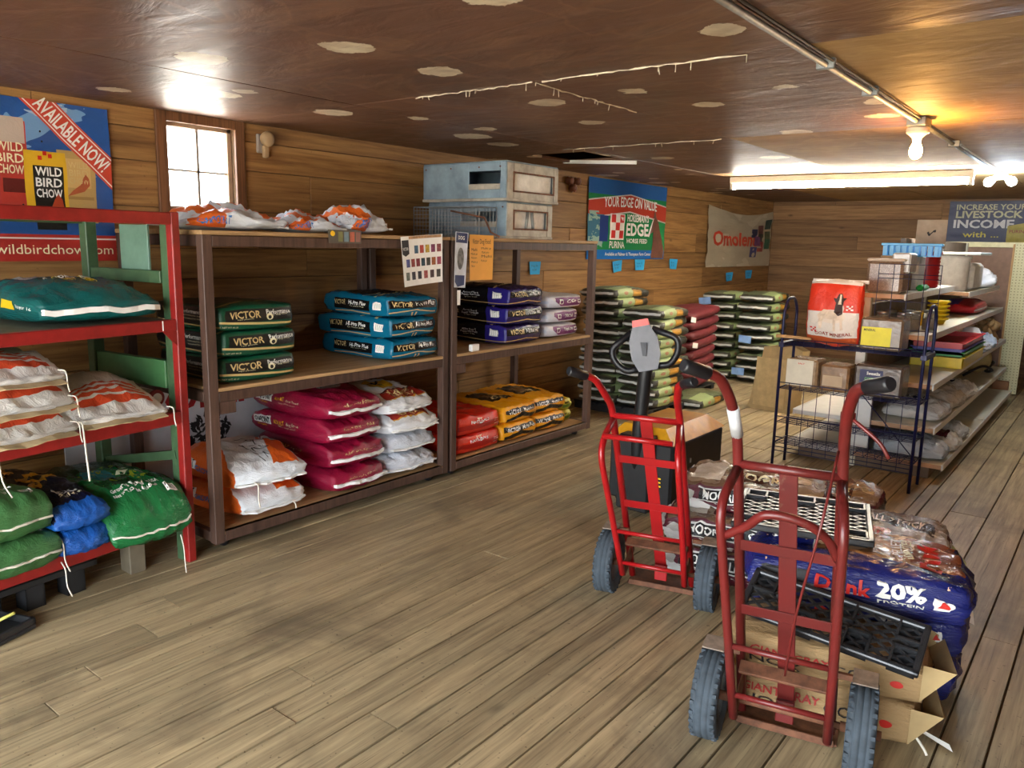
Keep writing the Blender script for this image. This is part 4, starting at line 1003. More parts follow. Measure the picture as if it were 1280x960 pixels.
# green horse feed banner
mt = printmat('horse_banner_print', '1f7f49', [('r', 'xy', -1, 1, .62, 1, '2560a6', 0), ('r', 'xy', -1, 1, .24, .68, 'b9402f', .22), ('r', 'xy', -1, 1, .66, .69, 'd8d0c8', .22), ('r', 'xy', -1, 1, .215, .25, 'd8d0c8', .22), ('r', 'xy', -1, -.62, -.6, .12, '3d6f86'), ('n', 'xy', 3.5, .5, '8fae9f', -.98, -.64, -.7, .2), ('r', 'xy', -.72, -.52, -.55, .1, '243a78'), ('r', 'xy', -1, 1, -1, -.76, '1f68b0')], .25, crinkle=.25)
hb = (7.15+8.92)/2
o, S = banner('horse_feed_banner', 'green horse feed banner with red arc and brown horse on the left wall', (XW+.006, hb, 1.925), (0, 1, 0), 1.76, .86, mt, .012, 5)
letter(S, o, 'x', 'YOUR EDGE ON VALUE', .04, .43, .68, .13, M_WHITE, off=.004, bold=.02, arc=.02)
decal(S, o, 'x', rect(-.48, -.13, -.5, .16), M_WHITE, off=.002, name='printed_panel')
for i in range(3):
    for j in range(3):
        if (i+j) % 2 == 0: decal(S, o, 'x', rect(-.45+.1*i, -.35+.1*i, -.46+.2*j, -.26+.2*j), M_RED, off=.004, name='printed_checker', sub=False)
letter(S, o, 'x', "HORSEMAN'S", .22, .08, .29, .1, M_WHITE, off=.004, bold=.025); letter(S, o, 'x', 'EDGE', .22, -.22, .29, .17, M_WHITE, off=.004, bold=.03); letter(S, o, 'x', 'HORSE FEED', .22, -.52, .27, .06, M_WHITE, off=.004, bold=.02)
letter(S, o, 'x', 'PURINA', -.3, -.63, .18, .09, M_WHITE, off=.004, bold=.01); letter(S, o, 'x', 'Available at Palmer & Thompson Farm Center', .02, -.88, .6, .055, M_WHITE, off=.004, bold=.01)
decal(S, o, 'x', [(.62, -.98), (.66, -.6), (.66, -.25), (.55, -.32), (.5, -.38), (.54, -.2), (.62, .1), (.66, .28), (.69, .3), (.71, .15), (.8, -.05), (.9, -.4), (.97, -.75), (.97, -.98)], plain('6a4436', .5, var=.25, scale=9), off=.005, name='printed_horse')
decal(S, o, 'x', [(.5, -.38), (.54, -.2), (.62, .1), (.64, .12), (.58, -.18), (.54, -.4)], M_WHITE, off=.007, name='printed_blaze', sub=False)
# cream banner
mt = printmat('cream_banner_print', 'a99b82', [('n', 'xy', 1.5, .58, 'b9ac92')], .5, crinkle=.4, dirt=.12)
o, S = banner('cream_banner', 'cream banner with red slanted brand lettering near the back corner', (XW+.006, 11.32, 1.8), (0, 1, 0), 2.35, .84, mt, .03, 9, sag=.22)
letter(S, o, 'x', 'Omolene', -.18, -.05, .7, .26, plain('c33a1d', .5), off=.006, bold=.03)
for i, (a, b, h) in enumerate(((.4, .2, '24304f'), (.4, -.5, '2b2f66'), (.62, .35, '6b3f3a'), (.62, .0, '3a3a2e'), (.62, -.3, '93352c'), (.86, .55, '27423a'), (.86, .1, '44523a'), (.86, -.2, '1f5a44'), (.5, -.1, '6a3a66'))): decal(S, o, 'x', rect(a-.1, a+.1, b-.18, b+.18), plain(h, .5, var=.3, scale=12), off=.004+.0008*i, name='printed_bag_picture', sub=False)
# navy banner on the back wall
mt = printmat('navy_banner_print', '1f2b52', [('r', 'xy', .1, 1, -.6, .85, '74798a'), ('r', 'xy', .13, .95, -.55, .8, '8b8f98')], .4, crinkle=.3)
o, S = banner('livestock_banner', 'navy livestock income banner with pale letters on the back wall', (-1.22, YB-.012, 2.06), (1, 0, 0), 1.8, .58, mt, .012, 12)
P_LET = plain('b9b896', .5, var=.06)
letter(S, o, 'y', 'INCREASE YOUR', -.44, .72, .46, .13, P_LET, off=.003, bold=.02); letter(S, o, 'y', 'LIVESTOCK', -.46, .38, .44, .17, P_LET, off=.003, bold=.03); letter(S, o, 'y', 'INCOME', -.52, -.06, .4, .2, plain('c9cbd0', .5), off=.003, bold=.03); letter(S, o, 'y', 'with ...', -.54, -.55, .24, .13, plain('c7b93e', .5), off=.003, bold=.01)
decal(S, o, 'y', [(-.2, -.9), (.1, -.9), (.12, -.1), (.0, -.02), (-.2, -.15)], plain('a89a3c', .5), off=.004, name='printed_bag_picture')
letter(S, o, 'y', 'PURINA', -.05, -.4, .12, .07, plain('8a3020', .5), off=.006); letter(S, o, 'y', 'PURINA', .55, .3, .3, .12, plain('9a5050', .5), off=.005)

# ================================================================== THINGS ON THE RACK TOP AND WALL
M_BOXB = plain('869aa6', .45, .25, var=.2, scale=7, name='blue_grey_sheet_metal'); M_BOXE = plain('a79f90', .55, .2, var=.25, scale=9)
def animal_box(label, x0, x1, y0, y1, z0, z1, holes):
    o = empty('animal_box', label, 'metal box', ((x0+x1)/2, (y0+y1)/2, z0), group='stacked metal animal boxes'); cx, cy = (x0+x1)/2, (y0+y1)/2; W_, D_, H_ = x1-x0, y1-y0, z1-z0
    def B_(nm, a, b, c, d, e, f, m, bev=.004): return MB().bx(a, b, c, d, e, f, bev).build(nm, m, o)
    hx0, hx1, hz0, hz1 = holes[0]; t = .012
    for a, b, e, f in ((-W_/2, hx0, 0, H_), (hx1, W_/2, 0, H_), (hx0, hx1, 0, hz0), (hx0, hx1, hz1, H_)): B_('side_panel', a, b, -D_/2, -D_/2+t, e, f, M_BOXB)
    hy0, hy1, gz0, gz1 = holes[1]
    for a, b, e, f in ((-D_/2+t, hy0, 0, H_), (hy1, D_/2, 0, H_), (hy0, hy1, 0, gz0), (hy0, hy1, gz1, H_)): B_('end_panel', W_/2-t, W_/2+.004, a, b, e, f, M_BOXE)
    B_('top_panel', -W_/2, W_/2, -D_/2+.002, D_/2, H_-.002, H_+.012, M_BOXB, .006); B_('bottom_panel', -W_/2, W_/2, -D_/2, D_/2, 0, .012, M_BOXE); B_('back_panel', -W_/2, W_/2, D_/2-t, D_/2, 0, H_, M_BOXB); B_('far_panel', -W_/2, -W_/2+t, -D_/2, D_/2, 0, H_, M_BOXB)
    B_('base_flange', -W_/2, W_/2+.012, -D_/2-.01, D_/2, -.004, .016, M_BOXE)
    B_('slot_lip', hx0, hx1, -D_/2-.008, -D_/2+.004, hz0-.012, hz0+.03, M_BOXE); B_('inner_sheet', W_/2-.04, W_/2-.034, hy0-.02, hy1+.02, gz0-.02, gz1+.02, plain('f2f1ea', .6, var=.1, scale=18))  # plain near-white sheet set just inside the end window opening
    for a, b, e, f in ((hy0-.008, hy0+.004, gz0-.008, gz1+.008), (hy1-.004, hy1+.008, gz0-.008, gz1+.008), (hy0, hy1, gz0-.008, gz0+.004), (hy0, hy1, gz1-.004, gz1+.008)): B_('window_rim', W_/2+.002, W_/2+.009, a, b, e, f, M_RUST, .001)
    for a in (-.38, -.12, .16, .36): MB().lathe([(.006, -.004), (.006, 0)], 8, (a, -D_/2-.001, H_-.03), 'y').build('rivet', M_RUST, o)
    return o
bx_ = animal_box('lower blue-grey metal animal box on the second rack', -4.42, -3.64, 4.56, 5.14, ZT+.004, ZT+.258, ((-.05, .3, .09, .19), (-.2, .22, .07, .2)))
MB().tube([(.385, -.04, .07), (.385, -.02, .2)], .012, 8).build('divider', M_GALV, bx_); MB().tube([(.385, .05, .07), (.385, .03, .2)], .012, 8).build('divider', M_GALV, bx_)
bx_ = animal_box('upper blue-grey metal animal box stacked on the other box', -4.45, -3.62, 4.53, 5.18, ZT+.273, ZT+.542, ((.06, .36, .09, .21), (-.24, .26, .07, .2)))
# wire mesh trap
pa, pb = aty(515, 292, 4.3), aty(596, 293, 4.3)
tp = empty('wire_trap', 'galvanized wire mesh trap in front of the metal animal boxes', 'trap', ((pa.x+pb.x)/2, 4.42, ZT)); hw = (pb.x-pa.x)/2; hh = .22; hd = .1
m = MB()
for i in range(21): x_ = -hw+2*hw*i/20; m.tube([(x_, -hd, 0), (x_, -hd, hh)], .0016, 4, cap=False)
for i in range(9): z_ = hh*i/8; m.tube([(-hw, -hd, z_), (hw, -hd, z_)], .0016, 4, cap=False)
m.build('mesh_side', M_STEEL, tp); m = MB()
for i in range(21): x_ = -hw+2*hw*i/20; m.tube([(x_, hd, 0), (x_, hd, hh)], .0016, 4, cap=False); m.tube([(x_, -hd, hh), (x_, hd, hh)], .0016, 4, cap=False)
for i in range(9): z_ = hh*i/8; m.tube([(-hw, hd, z_), (hw, hd, z_)], .0016, 4, cap=False)
m.build('mesh_back', M_STEEL, tp); m = MB()
for y_ in (-hd, hd):
    m.tube([(-hw, y_, .003), (hw, y_, .003), (hw, y_, hh), (-hw, y_, hh), (-hw, y_, .003)], .004, 6)
m.build('rim', M_GALV, tp)
MB().tube([(hw*.2, -hd-.01, .19), (hw+.06, -hd-.01, .14), (hw+.12, -hd-.01, .04), (hw+.2, -hd-.01, .01)], .007, 6).build('spring_arm', M_RUST, tp)
# wall knobs
p0 = atx(326, 178, XW); kb = empty('light_socket', 'pale wooden light socket knob on the wall beside the window', 'socket', (XW, p0.y, p0.z))
MB().bx(0, .025, -.04, .03, -.07, .05, .006).build('plate', plain('8a8078', .6), kb); MB().lathe([(.02, .02), (.045, .035), (.05, .06), (.035, .08), (.01, .085)], 16, (0, .015, .02), 'x').build('knob', plain('a58a66', .6), kb); MB().bx(.02, .05, -.01, .03, -.1, -.02, .006).build('drop', plain('9a7f5c', .6), kb)
p0 = atx(713, 229, XW); kb = empty('wall_insulator', 'pair of small brown round insulators on the wall by the green banner', 'insulator', (XW, p0.y, p0.z))
for y_, z_ in ((-.06, .02), (.07, .02), (.0, -.05)): MB().lathe([(.03, .0), (.045, .02), (.03, .035), (.04, .06), (.012, .07)], 14, (0, y_, z_), 'x').build('knob', plain('6e3d24', .4), kb)
# ================================================================== SACK STACKS ALONG THE WALL
random.seed(21)
mts = [printmat('dark_feed_sack_%s' % n, '2f2e25', [('r', '+x', -.8, -.05, -1, 1, 'a3b47c'), ('e', '+x', -.4, .05, .12, .35, 'b07a5c'), ('r', '+x', -.05, .5, -.55, .75, 'b07f2c'), ('r', '+x', .0, .42, -.2, .3, 'd09a3a'), ('r', '-y', -1, 1, -1, 1, '35342a'), ('n', '-y', 3.5, .64, '8a5326', -.3, .5, -.8, -.1), ('r', '+z', -1, 1, -1, 1, '5f6648'), ('r', '+z', .25, 1, -.9, 0, 'a3b47c')], .4, crinkle=.35, dirt=d) for n, d in (('a', .1), ('b', .2))]
protos = []
for i in range(4):
    B = Bag(.43, .7, .112, .12, .25, 3, .34, .4, .011, 200+i, fold=.006); o = B.build('feed_sack', mts[i % 2], n=(12, 18, 5))
    B.tape(o, M_TAPEG, '-y', .014, .05, .004, th=.011, a0=-.97, a1=.97)
    protos.append(o)
used = set()
def sack(i, loc, rz, label, group):
    k = i % 4
    if k not in used: o = protos[k]; used.add(k)
    else: o = copy_tree(protos[k])
    o.location = loc; o.rotation_euler = (random.uniform(-.02, .02), random.uniform(-.03, .03), rz); tag(o, label, 'sack', group); return o
def numw(i, n): return ordw[i] if i < n-1 else 'topmost'
pal = empty('low_pallet', 'low dark pallet under the twin sack stack beside the brown rack', 'pallet', (-3.9, 7.0, 0))
for y_ in (-.32, 0, .32): MB().bx(-.45, .43, y_-.04, y_+.04, 0, .07, .004).build('runner', M_PLAST, pal)
for i in range(6): MB().bx(-.45+i*.147, -.45+i*.147+.12, -.38, .38, .07, .09, .003).build('slat', M_PLAST, pal)
for i in range(10): sack(i, (-3.665+random.uniform(-.012, .012), 7.0+random.uniform(-.02, .02), .088+i*.096), rd(random.uniform(-5, 5)), '%s dark green-ended sack of the near stack, outer column' % numw(i, 10), 'dark feed sacks, near stack')
for i in range(12): sack(i+2, (-4.115+random.uniform(-.012, .012), 6.98+random.uniform(-.03, .03), .088+i*.094), rd(random.uniform(-5, 5)), '%s dark sack of the near stack, wall-side column' % numw(i, 12), 'dark feed sacks, near stack')
sack(1, (-3.525, 7.75, .0), rd(0), 'single dark sack lying on the floor behind the near stack', 'dark feed sacks, near stack')
# maroon sacks
mt = printmat('maroon_sack_print', '69252a', [('n', '+x', 2, .6, '7a3033')], .55, crinkle=.3)
pm = []
for i in range(2):
    B = Bag(.5, .72, .118, .12, .18, 4, .34, .4, .008, 230+i); pm.append(B.build('maroon_sack', mt, n=(12, 16, 5)))
for i in range(8):
    o = pm[i] if i < 2 else copy_tree(pm[i % 2])
    place(o, (-4.0, 8.38+.012*i, .072+i*.111), rd(random.uniform(-2, 2)), rx=rd(5), label='%s maroon sack in the stack between the dark sack stacks' % numw(i, 8), cat='sack', group='maroon sacks')
for k, (u, v) in enumerate(((867, 400), (869, 432))):
    p0 = atx(u, v, -3.742); t_ = MB().box((0, 0, 0), (.004, .13, .06), None, .001).build('paper_tag', M_PAPER); place(t_, p0, rx=rd(-8), label='white paper tag on the maroon stack, %s' % ('upper one', 'lower one')[k], cat='tag', group='tags on the maroon stack')
pal = empty('low_pallet', 'low dark pallet under the maroon sacks', 'pallet', (-4.0, 8.4, 0))
for y_ in (-.3, 0, .3): MB().bx(-.25, .25, y_-.04, y_+.04, 0, .045, .004).build('runner', M_PLAST, pal)
for i in range(4): MB().bx(-.25+i*.13, -.25+i*.13+.11, -.36, .36, .045, .062, .003).build('slat', M_PLAST, pal)
# far stack: two columns, some sacks replaced by black ones
for i in range(9): sack(i+1, (-3.57+random.uniform(-.015, .015), 9.72+random.uniform(-.03, .03), .02+i*.123), rd(random.uniform(-5, 5)), '%s dark green-ended sack of the far stack, outer column' % numw(i, 9), 'dark feed sacks, far stack')
for i in range(9): sack(i+3, (-4.05+random.uniform(-.015, .015), 9.72+random.uniform(-.03, .03), .02+i*.121), rd(random.uniform(-4, 4)), '%s dark sack of the far stack, wall-side column' % numw(i, 9), 'dark feed sacks, far stack')
for k, (u, v) in enumerate(((881, 376), (931, 424), (922, 464))):
    p0 = aty(u, v, 9.36); t_ = MB().box((0, 0, 0), (.16, .004, .09), None, .001).build('blue_tag', plain('7d9fcf', .6)); place(t_, p0, ry=rd((-8, 3, 0)[k]), label=('pale blue tag near the top of the far stack', 'pale blue tag halfway down the far stack', 'pale blue tag at the foot of the far stack')[k], cat='tag')
# empty kraft bag standing open
kb = empty('kraft_paper_bag', 'tall tan kraft paper bag standing open beside the wire rack', 'paper bag', (-2.78, 8.0, 0), rd(-8))
V = []; F = []
M_KRAFT = plain('b39a6c', .75, var=.12, scale=6)
prof = [(-.24, -.1), (.24, -.12), (.25, .1), (-.25, .12)]; H_ = 8
for j in range(H_+1):
    t_ = j/H_
    for k in range(4):
        a, b = prof[k], prof[(k+1) % 4]
        for q in range(5):
            s_ = q/5; x_ = a[0]+(b[0]-a[0])*s_; y_ = a[1]+(b[1]-a[1])*s_
            w_ = .02*noise.noise(Vector((x_*6, y_*6+k, t_*3)))
            V.append((x_*(1-.12*t_)+w_+.1*t_, y_*(1-.5*t_)+w_, t_*(.66+.05*noise.noise(Vector((x_*5, 1, 0))))))
c = 20
for j in range(H_):
    for k in range(c): F.append([j*c+k, j*c+(k+1) % c, (j+1)*c+(k+1) % c, (j+1)*c+k])
F.append(list(range(c))[::-1])
mesh('bag_body', V, F, M_KRAFT, kb)
m = MB(); m.box((.02, -.128, .3), (.34, .004, .5), Matrix.Rotation(rd(-3), 3, 'X')).build('folded_flap', plain('c2a978', .75), kb)

# ================================================================== PALLET JACK
pj = empty('pallet_jack', 'electric pallet jack with yellow cover and black tiller handle', 'pallet jack', (-2.27, 4.6, 0))
M_JB = plain('171718', .45, var=.2); M_JY = plain('c9901c', .35, var=.1); M_JG = plain('6a6a6e', .45, var=.1)
def L_(x, y, z): return (x+2.27, y-4.6, z)
prof = [(-2.5, .05), (-2.06, .05), (-2.06, .46), (-2.5, .46)]
MB().bx(-.23, .21, -.35, .4, .05, .455, .015).build('body', M_JB, pj)
m = MB(); v0 = [(-.23, -.36, .455), (.215, -.36, .455), (.215, .41, .455), (-.23, .41, .455), (-.17, -.28, .535), (.12, -.28, .535), (.12, .33, .535), (-.17, .33, .535)]
m.add(v0, [[3, 2, 1, 0], [4, 5, 6, 7], [0, 1, 5, 4], [1, 2, 6, 5], [2, 3, 7, 6], [3, 0, 4, 7]]).build('yellow_cover', M_JY, pj)
MB().bx(.205, .216, .1, .2, .12, .17, .002).build('yellow_label', plain('d9b23c', .5), pj); MB().bx(.208, .216, -.1, -.085, .3, .33, .003).build('lock', M_STEEL, pj)
MB().bx(-.12, .1, -.44, -.33, .02, .5, .01).build('tiller_mount', M_JB, pj)
S = Surf(lambda f, a, b: Vector((.1+a*.12, -.36, .25+b*.12)), lambda f: (.24, .24))
letter(S, pj, 'y', 'h', -.5, .6, .14, .3, M_YELLOW, off=.003); letter(S, pj, 'y', 'BE', .0, -.3, .4, .25, M_YELLOW, off=.003, bold=.02)
for s in (-1, 1): MB().lathe([(.02, -.03), (.075, -.028), (.08, 0), (.075, .028), (.02, .03)], 18, (s*.17, -.25, .08), 'x').build('drive_wheel', M_BLACK, pj)
for s in (-1, 1): MB().bx(s*.17-.075, s*.17+.075, .4, .5, .03, .085, .01).build('fork', M_JY, pj)
MB().tube(smooth_path([(-.0, -.4, .3), (.015, -.43, .5), (.04, -.45, .75), (.055, -.46, .9), (.06, -.46, 1.0)], 4), .042, 10).build('tiller', M_JB, pj)
HR = Matrix.Translation((.062, -.47, 1.0)) @ Matrix.Rotation(rd(-14), 4, 'Y') @ Matrix.Rotation(rd(25), 4, 'Z')
m = MB(); pts = [(-.055, -.08), (.055, -.08), (.085, .0), (.085, .1), (.045, .2), (-.045, .2), (-.085, .1), (-.085, .0)]
m.prism(pts, -.035, .035, HR @ Matrix(((1, 0, 0, 0), (0, 0, -1, 0), (0, 1, 0, 0), (0, 0, 0, 1)))); m.build('tiller_head', M_JG, pj)
m = MB(); m.prism([(-.05, .185), (.05, .185), (.045, .225), (-.045, .225)], -.04, .04, HR @ Matrix(((1, 0, 0, 0), (0, 0, -1, 0), (0, 1, 0, 0), (0, 0, 0, 1)))); m.build('red_button', plain('d33a1e', .35), pj)
for s in (-1, 1):
    m = MB(); m.tube([HR @ Vector(p) for p in fillet([(s*.06, 0, .16), (s*.2, 0, .08), (s*.19, 0, .0), (s*.13, 0, -.07), (s*.05, 0, -.06)], .04, 4)], .02, 8); m.build('grip_loop', M_BLACK, pj)
MB().box(HR @ Vector((-.01, -.037, .05)), (.05, .004, .08)).build('head_panel', plain('55565a', .5), pj)

# ================================================================== HAND TRUCKS
M_TRED = NT('worn_red_paint'); t = M_TRED
nz = t.noise(t.obj(), 22, 5, .65, .3); nz2 = t.noise(t.obj(), 5, 3, .5)
col = t.mix(t.ramp(nz2, [(.3, 0.), (.7, 1.)]), hexc('6a1b19'), hexc('5c201d')); col = t.mix(t.ramp(nz, [(.64, 0.), (.72, 1.)]), col, hexc('6b4a3c')); t.color(col); t.set(.36, 0, .5); M_TRED = M_TRED.m
M_TRED2 = NT('bright_red_paint'); t = M_TRED2
nz = t.noise(t.obj(), 22, 5, .65, .3); t.color(t.mix(t.ramp(nz, [(.66, 0.), (.74, 1.)]), hexc('9a1417'), hexc('6b4a3c'))); t.set(.28, 0, .5); M_TRED2 = M_TRED2.m
M_FEND = plain('8d8072', .6, .3, var=.3, scale=25)
def hand_truck(label, o_, ang, mat, hw, ztop, z1, bars, rear_top, wheel_r, track, lean, grip_z, hoop, lever, rodm, shear=.05):
    """local x across, y toward the load, z up; lean: how far the frame tips back per metre of height"""
    h = empty('hand_truck', label, 'hand truck', o_, rd(ang))
    Y = lambda z, y0: y0-lean*z
    fy, ry = .08, -.1
    for s in (-1, 1):
        # main rail and handle tube
        pts = [(s*hw*.96, Y(.05, fy), .05), (s*hw, Y(z1, fy), z1), (s*hw, Y(z1+.45*(grip_z-.1-z1), fy)-.008, z1+.45*(grip_z-.1-z1)), (s*(hw+.008), Y(grip_z, fy)-.03, grip_z-.1), (s*(hw+.03), Y(grip_z, fy)-.1, grip_z-.02), (s*(hw+.075), Y(grip_z, fy)-.15, grip_z)]
        ra = [.016]*99
        MB().tube(fillet(pts, .09, 6), .0165, 12).build('rail', mat, h)
        e1, e0 = Vector(pts[-1]), Vector(pts[-2]); d = (e1-e0).normalized()
        g = MB().tube([e1-d*.03, e1-d*.025, e1+d*.055, e1+d*.063], [.017, .021, .021, .017], 14).build('grip', M_BLACK, h)
        # rear strut tube
        sh = rear_top
        rp = [(s*hw*.99, Y(z1-.02, fy)-.005, z1-.01), (s*(hw+.02), Y(sh, ry)-.02, sh), (s*(hw+.005), Y(sh*.5, ry), sh*.5), (s*hw*.95, Y(.13, ry), .13)]
        MB().tube(fillet(rp, .11, 7), .0145, 12).build('strut_tube', mat, h)
        # axle bracket and fender
        MB().box((s*(hw-.01), -.02, .17), (.006, .2, .06), Matrix.Rotation(rd(18), 3, 'X'), .002).build('axle_bracket', M_RUST, h)
        MB().box((s*(track/2), -.03, wheel_r*2+.02), (.075, .085, .005), Matrix.Rotation(rd(6), 3, 'X'), .002).build('fender', M_FEND, h)
        MB().bx(min(s*hw, s*(track/2)), max(s*hw, s*(track/2)), -.035, -.02, wheel_r*2-.0, wheel_r*2+.018).build('fender_stay', M_RUST, h)
        # wheel: tyre with tread ribs, rim, hub
        wh = bpy.data.objects.new('wheel', None); link(wh, h); wh.location = (s*track/2, -.05, wheel_r)
        r = wheel_r; w2 = .043
        MB().lathe([(r*.56, -w2*.7), (r*.7, -w2), (r*.88, -w2), (r*.97, -w2*.72), (r*.985, -w2*.5), (r*.97, -w2*.46), (r*.995, -w2*.42), (r*.995, -w2*.06), (r*.975, -w2*.03), (r*.975, w2*.03), (r*.995, w2*.06), (r*.995, w2*.42), (r*.97, w2*.46), (r*.985, w2*.5), (r*.97, w2*.72), (r*.88, w2), (r*.7, w2), (r*.56, w2*.7)], 36, (0, 0, 0), 'x', cap=False).build('tyre', M_RUBBER, wh)
        MB().lathe([(.02, -w2*.5), (r*.3, -w2*.5), (r*.5, -w2*.3), (r*.6, -w2*.72), (r*.57, -w2*.74), (r*.57, w2*.74), (r*.6, w2*.72), (r*.5, w2*.3), (r*.3, w2*.5), (.02, w2*.5)], 24, (0, 0, 0), 'x').build('rim', M_GALV, wh)
        MB().lathe([(.016, -.06), (.016, .06)], 12, (0, 0, 0), 'x').build('hub', M_RUST, wh)
        for sx in (-1, 1):
            m = MB()
            for k in range(28):
                a = 2*pi*k/28; m.box((sx*w2*.8, cos(a)*r*.955, sin(a)*r*.955), (w2*.3, .012, .012), Matrix.Rotation(a, 3, 'X'))
            tl_ = m.build('tread_lugs', M_RUBBER, wh); tl_['kind'] = 'stuff'
    MB().tube([(-track/2, -.05, wheel_r), (track/2, -.05, wheel_r)], .011, 10).build('axle', M_RUST, h)
    # top tube, flat bars, centre strip
    MB().tube([(-hw, Y(z1, fy)-.004, z1), (hw, Y(z1, fy)-.004, z1)], .0145, 10).build('cross_tube', mat, h)
    for z in bars: MB().box((0, Y(z, fy)-.012, z), (2*hw, .006, .038), Matrix.Rotation(math.atan(lean), 3, 'X'), .002).build('cross_bar', mat, h)
    zl, zh = .1, z1-.01
    MB().box((0, Y((zl+zh)/2, fy)-.004, (zl+zh)/2), (.055, .006, (zh-zl)*sqrt(1+lean*lean)), Matrix.Rotation(math.atan(lean), 3, 'X'), .002).build('centre_strip', mat, h)
    for z in rodm: MB().tube([(-hw*.98, Y(z, ry), z), (hw*.98, Y(z, ry), z)], .0095, 10).build('rod', mat, h)
    MB().box((0, Y(.24, .02), .26), (2*hw*.95, .05, .012), Matrix.Rotation(rd(25), 3, 'X'), .002).build('axle_plate', M_RUST, h)
    # toe plate
    MB().bx(-hw*1.12, hw*1.12, fy-.02, fy+.2, .004, .012, .002).build('toe_plate', M_RUST, h); MB().bx(-hw*1.05, hw*1.05, fy-.03, fy-.02, .004, .03, .002).build('toe_heel', M_RUST, h)
    MB().bx(-.03, .03, fy-.05, fy-.03, .06, .14, .003).build('toe_clip', mat, h)
    if hoop:
        hp = [(-hw-.005, Y(hoop[0], ry)-.01, hoop[0]), (-hw*.6, Y(hoop[0]+.05, ry)-.03, hoop[0]+.05), (-.03, Y(hoop[1], ry)-.05, hoop[1]), (hw*.45, Y(hoop[1], ry)-.04, hoop[1]-.01), (hw*.85, Y(hoop[0]+.04, ry)-.02, hoop[0]+.045), (hw+.005, Y(hoop[0]-.02, ry), hoop[0]-.02)]
        MB().tube(smooth_path(hp, 6), .0135, 10).build('stair_hoop', mat, h)
    else:
        zz = rear_top+.06; MB().tube([(-hw, Y(zz, ry)-.0, zz), (hw, Y(zz, ry), zz)], .0125, 10).build('cross_tube', mat, h)
    if lever:
        q = Vector((hw+.01, Y(z1+.2, fy)-.03, z1+.2))
        lv = MB().tube(smooth_path([q, q+Vector((.035, -.02, -.02)), q+Vector((.085, -.03, -.06)), q+Vector((.11, -.03, -.1))], 5), .006, 8).build('brake_lever', mat, h)
        MB().lathe([(.012, -.02), (.012, .02)], 12, q, 'x').build('lever_pivot', mat, lv)
        MB().tube(smooth_path([q+Vector((-.02, -.02, -.1)), (hw*.75, Y(.9, ry)-.06, .9), (hw*.35, Y(.6, ry)-.06, .6), (.02, Y(.36, ry)-.03, .36)], 5), .004, 6).build('brake_rod', mat, h)
        MB().tube([Vector((-hw, Y(z1+.45*(grip_z-.1-z1), fy)-.008, z1+.45*(grip_z-.1-z1))).lerp(Vector((-hw-.008, Y(grip_z, fy)-.03, grip_z-.1)), q_) for q_ in (.0, .8)], .0192, 12).build('label_band', plain('c2c4c6', .4), h)
    for c in h.children:          # the frame leans a little to its left
        if c.type == 'MESH' and c.name.split('.')[0] not in ('axle', 'toe_plate', 'fender', 'fender_stay', 'toe_heel'):
            for q in [c]+list(c.children):
                for v in q.data.vertices: v.co.x -= shear*max(0, v.co.z-.12)
    return h
hand_truck('worn red hand truck with stair hoop and brake lever before the bag pile', (-.735, 2.47, 0), 12, M_TRED, .152, 1.3, .985, (.705, .465), .90, .152, .47, .20, 1.30, (.80, .905), True, (.405, .22), .045)
hand_truck('smaller bright red hand truck beside the pallet jack', (-1.60, 3.235, 0), 15, M_TRED2, .152, 1.12, .89, (.68, .45), .77, .15, .47, .26, 1.10, None, False, (.36, .195), .09)
# ================================================================== PILE OF BAGS BEFORE THE HAND TRUCKS
random.seed(33)
# maroon, white and brown stock feed bags
mtm = printmat('stock_bag_print', '561a28', [('r', '+z', -1, 1, -1, 1, '8f7c68'), ('n', '+z', 1.5, .5, '705643'), ('n', '+z', 1.1, .6, 'b3a796'), ('r', '+z', -.35, .55, -.75, -.1, '4a2a26'), ('r', '+z', -.9, -.45, -.7, .6, 'c4beb2'),  ('r', '-y', -.72, .72, -.15, .75, '121212'), ('r', '-y', -.74, .74, .75, .84, 'd8d4cc'), ('r', '-y', -.74, .74, -.24, -.15, 'd8d4cc'), ('s', '-y', 1, .6, -2, -.85, 'd8d6d2'), ('r', '+x', -.8, .8, -.3, .7, '151414'), ('n', '-y', 2.5, .6, 'cfc9bf', -.6, .9, -1, -.3), ('s', '-x', 1, .5, -.3, .25, 'd5d3d0')], .22, crinkle=.45)
def stock(i, loc, rz, label, T=.17, L=.8, W=.52, rx=0, txt=True):
    B = Bag(L, W, T, .22, .12, 4, .26, .4, .014, 300+i, fold=.018); o = B.build('stock_feed_bag', mtm)
    place(o, loc, rd(rz), rx, label=label, cat='bag', group='maroon stock feed bags')
    letter(B.surf, o, '-y', 'MOORE ALL STOCK', 0, .3, .66, .3, M_WHITE, bold=.025, off=.005)
    letter(B.surf, o, '+z', 'MOORE', .1, -.3, .4, .14, M_CREAM, bold=.02)
    decal(B.surf, o, '+z', rect(.55, .9, -.2, .4), plain('b8a07a', .4, var=.4, scale=20)); decal(B.surf, o, '-y', ell(-.86, .2, .08, .4), plain('a8a39a', .4))
    return o, B
stock(0, (-1.41, 3.74, .01), 12, 'bottom maroon stock bag behind the smaller hand truck', .185, .74, .5)
o, B = stock(1, (-1.40, 3.74, .18), 13, 'middle maroon stock bag with white lettering behind the smaller hand truck', .17, .74, .5)
B.tape(o, M_TAPE, '-x', .03, 0, .006, th=.008)
o, B = stock(2, (-1.40, 3.86, .335), 14, 'top brown and maroon stock bag with patterned upper face', .16, .72, .5)
decal(B.surf, o, '-y', ell(.8, .1, .13, .55), M_INK, off=.006); letter(B.surf, o, '-y', 'A', .8, .1, .06, .3, M_RED, off=.009, bold=.03)
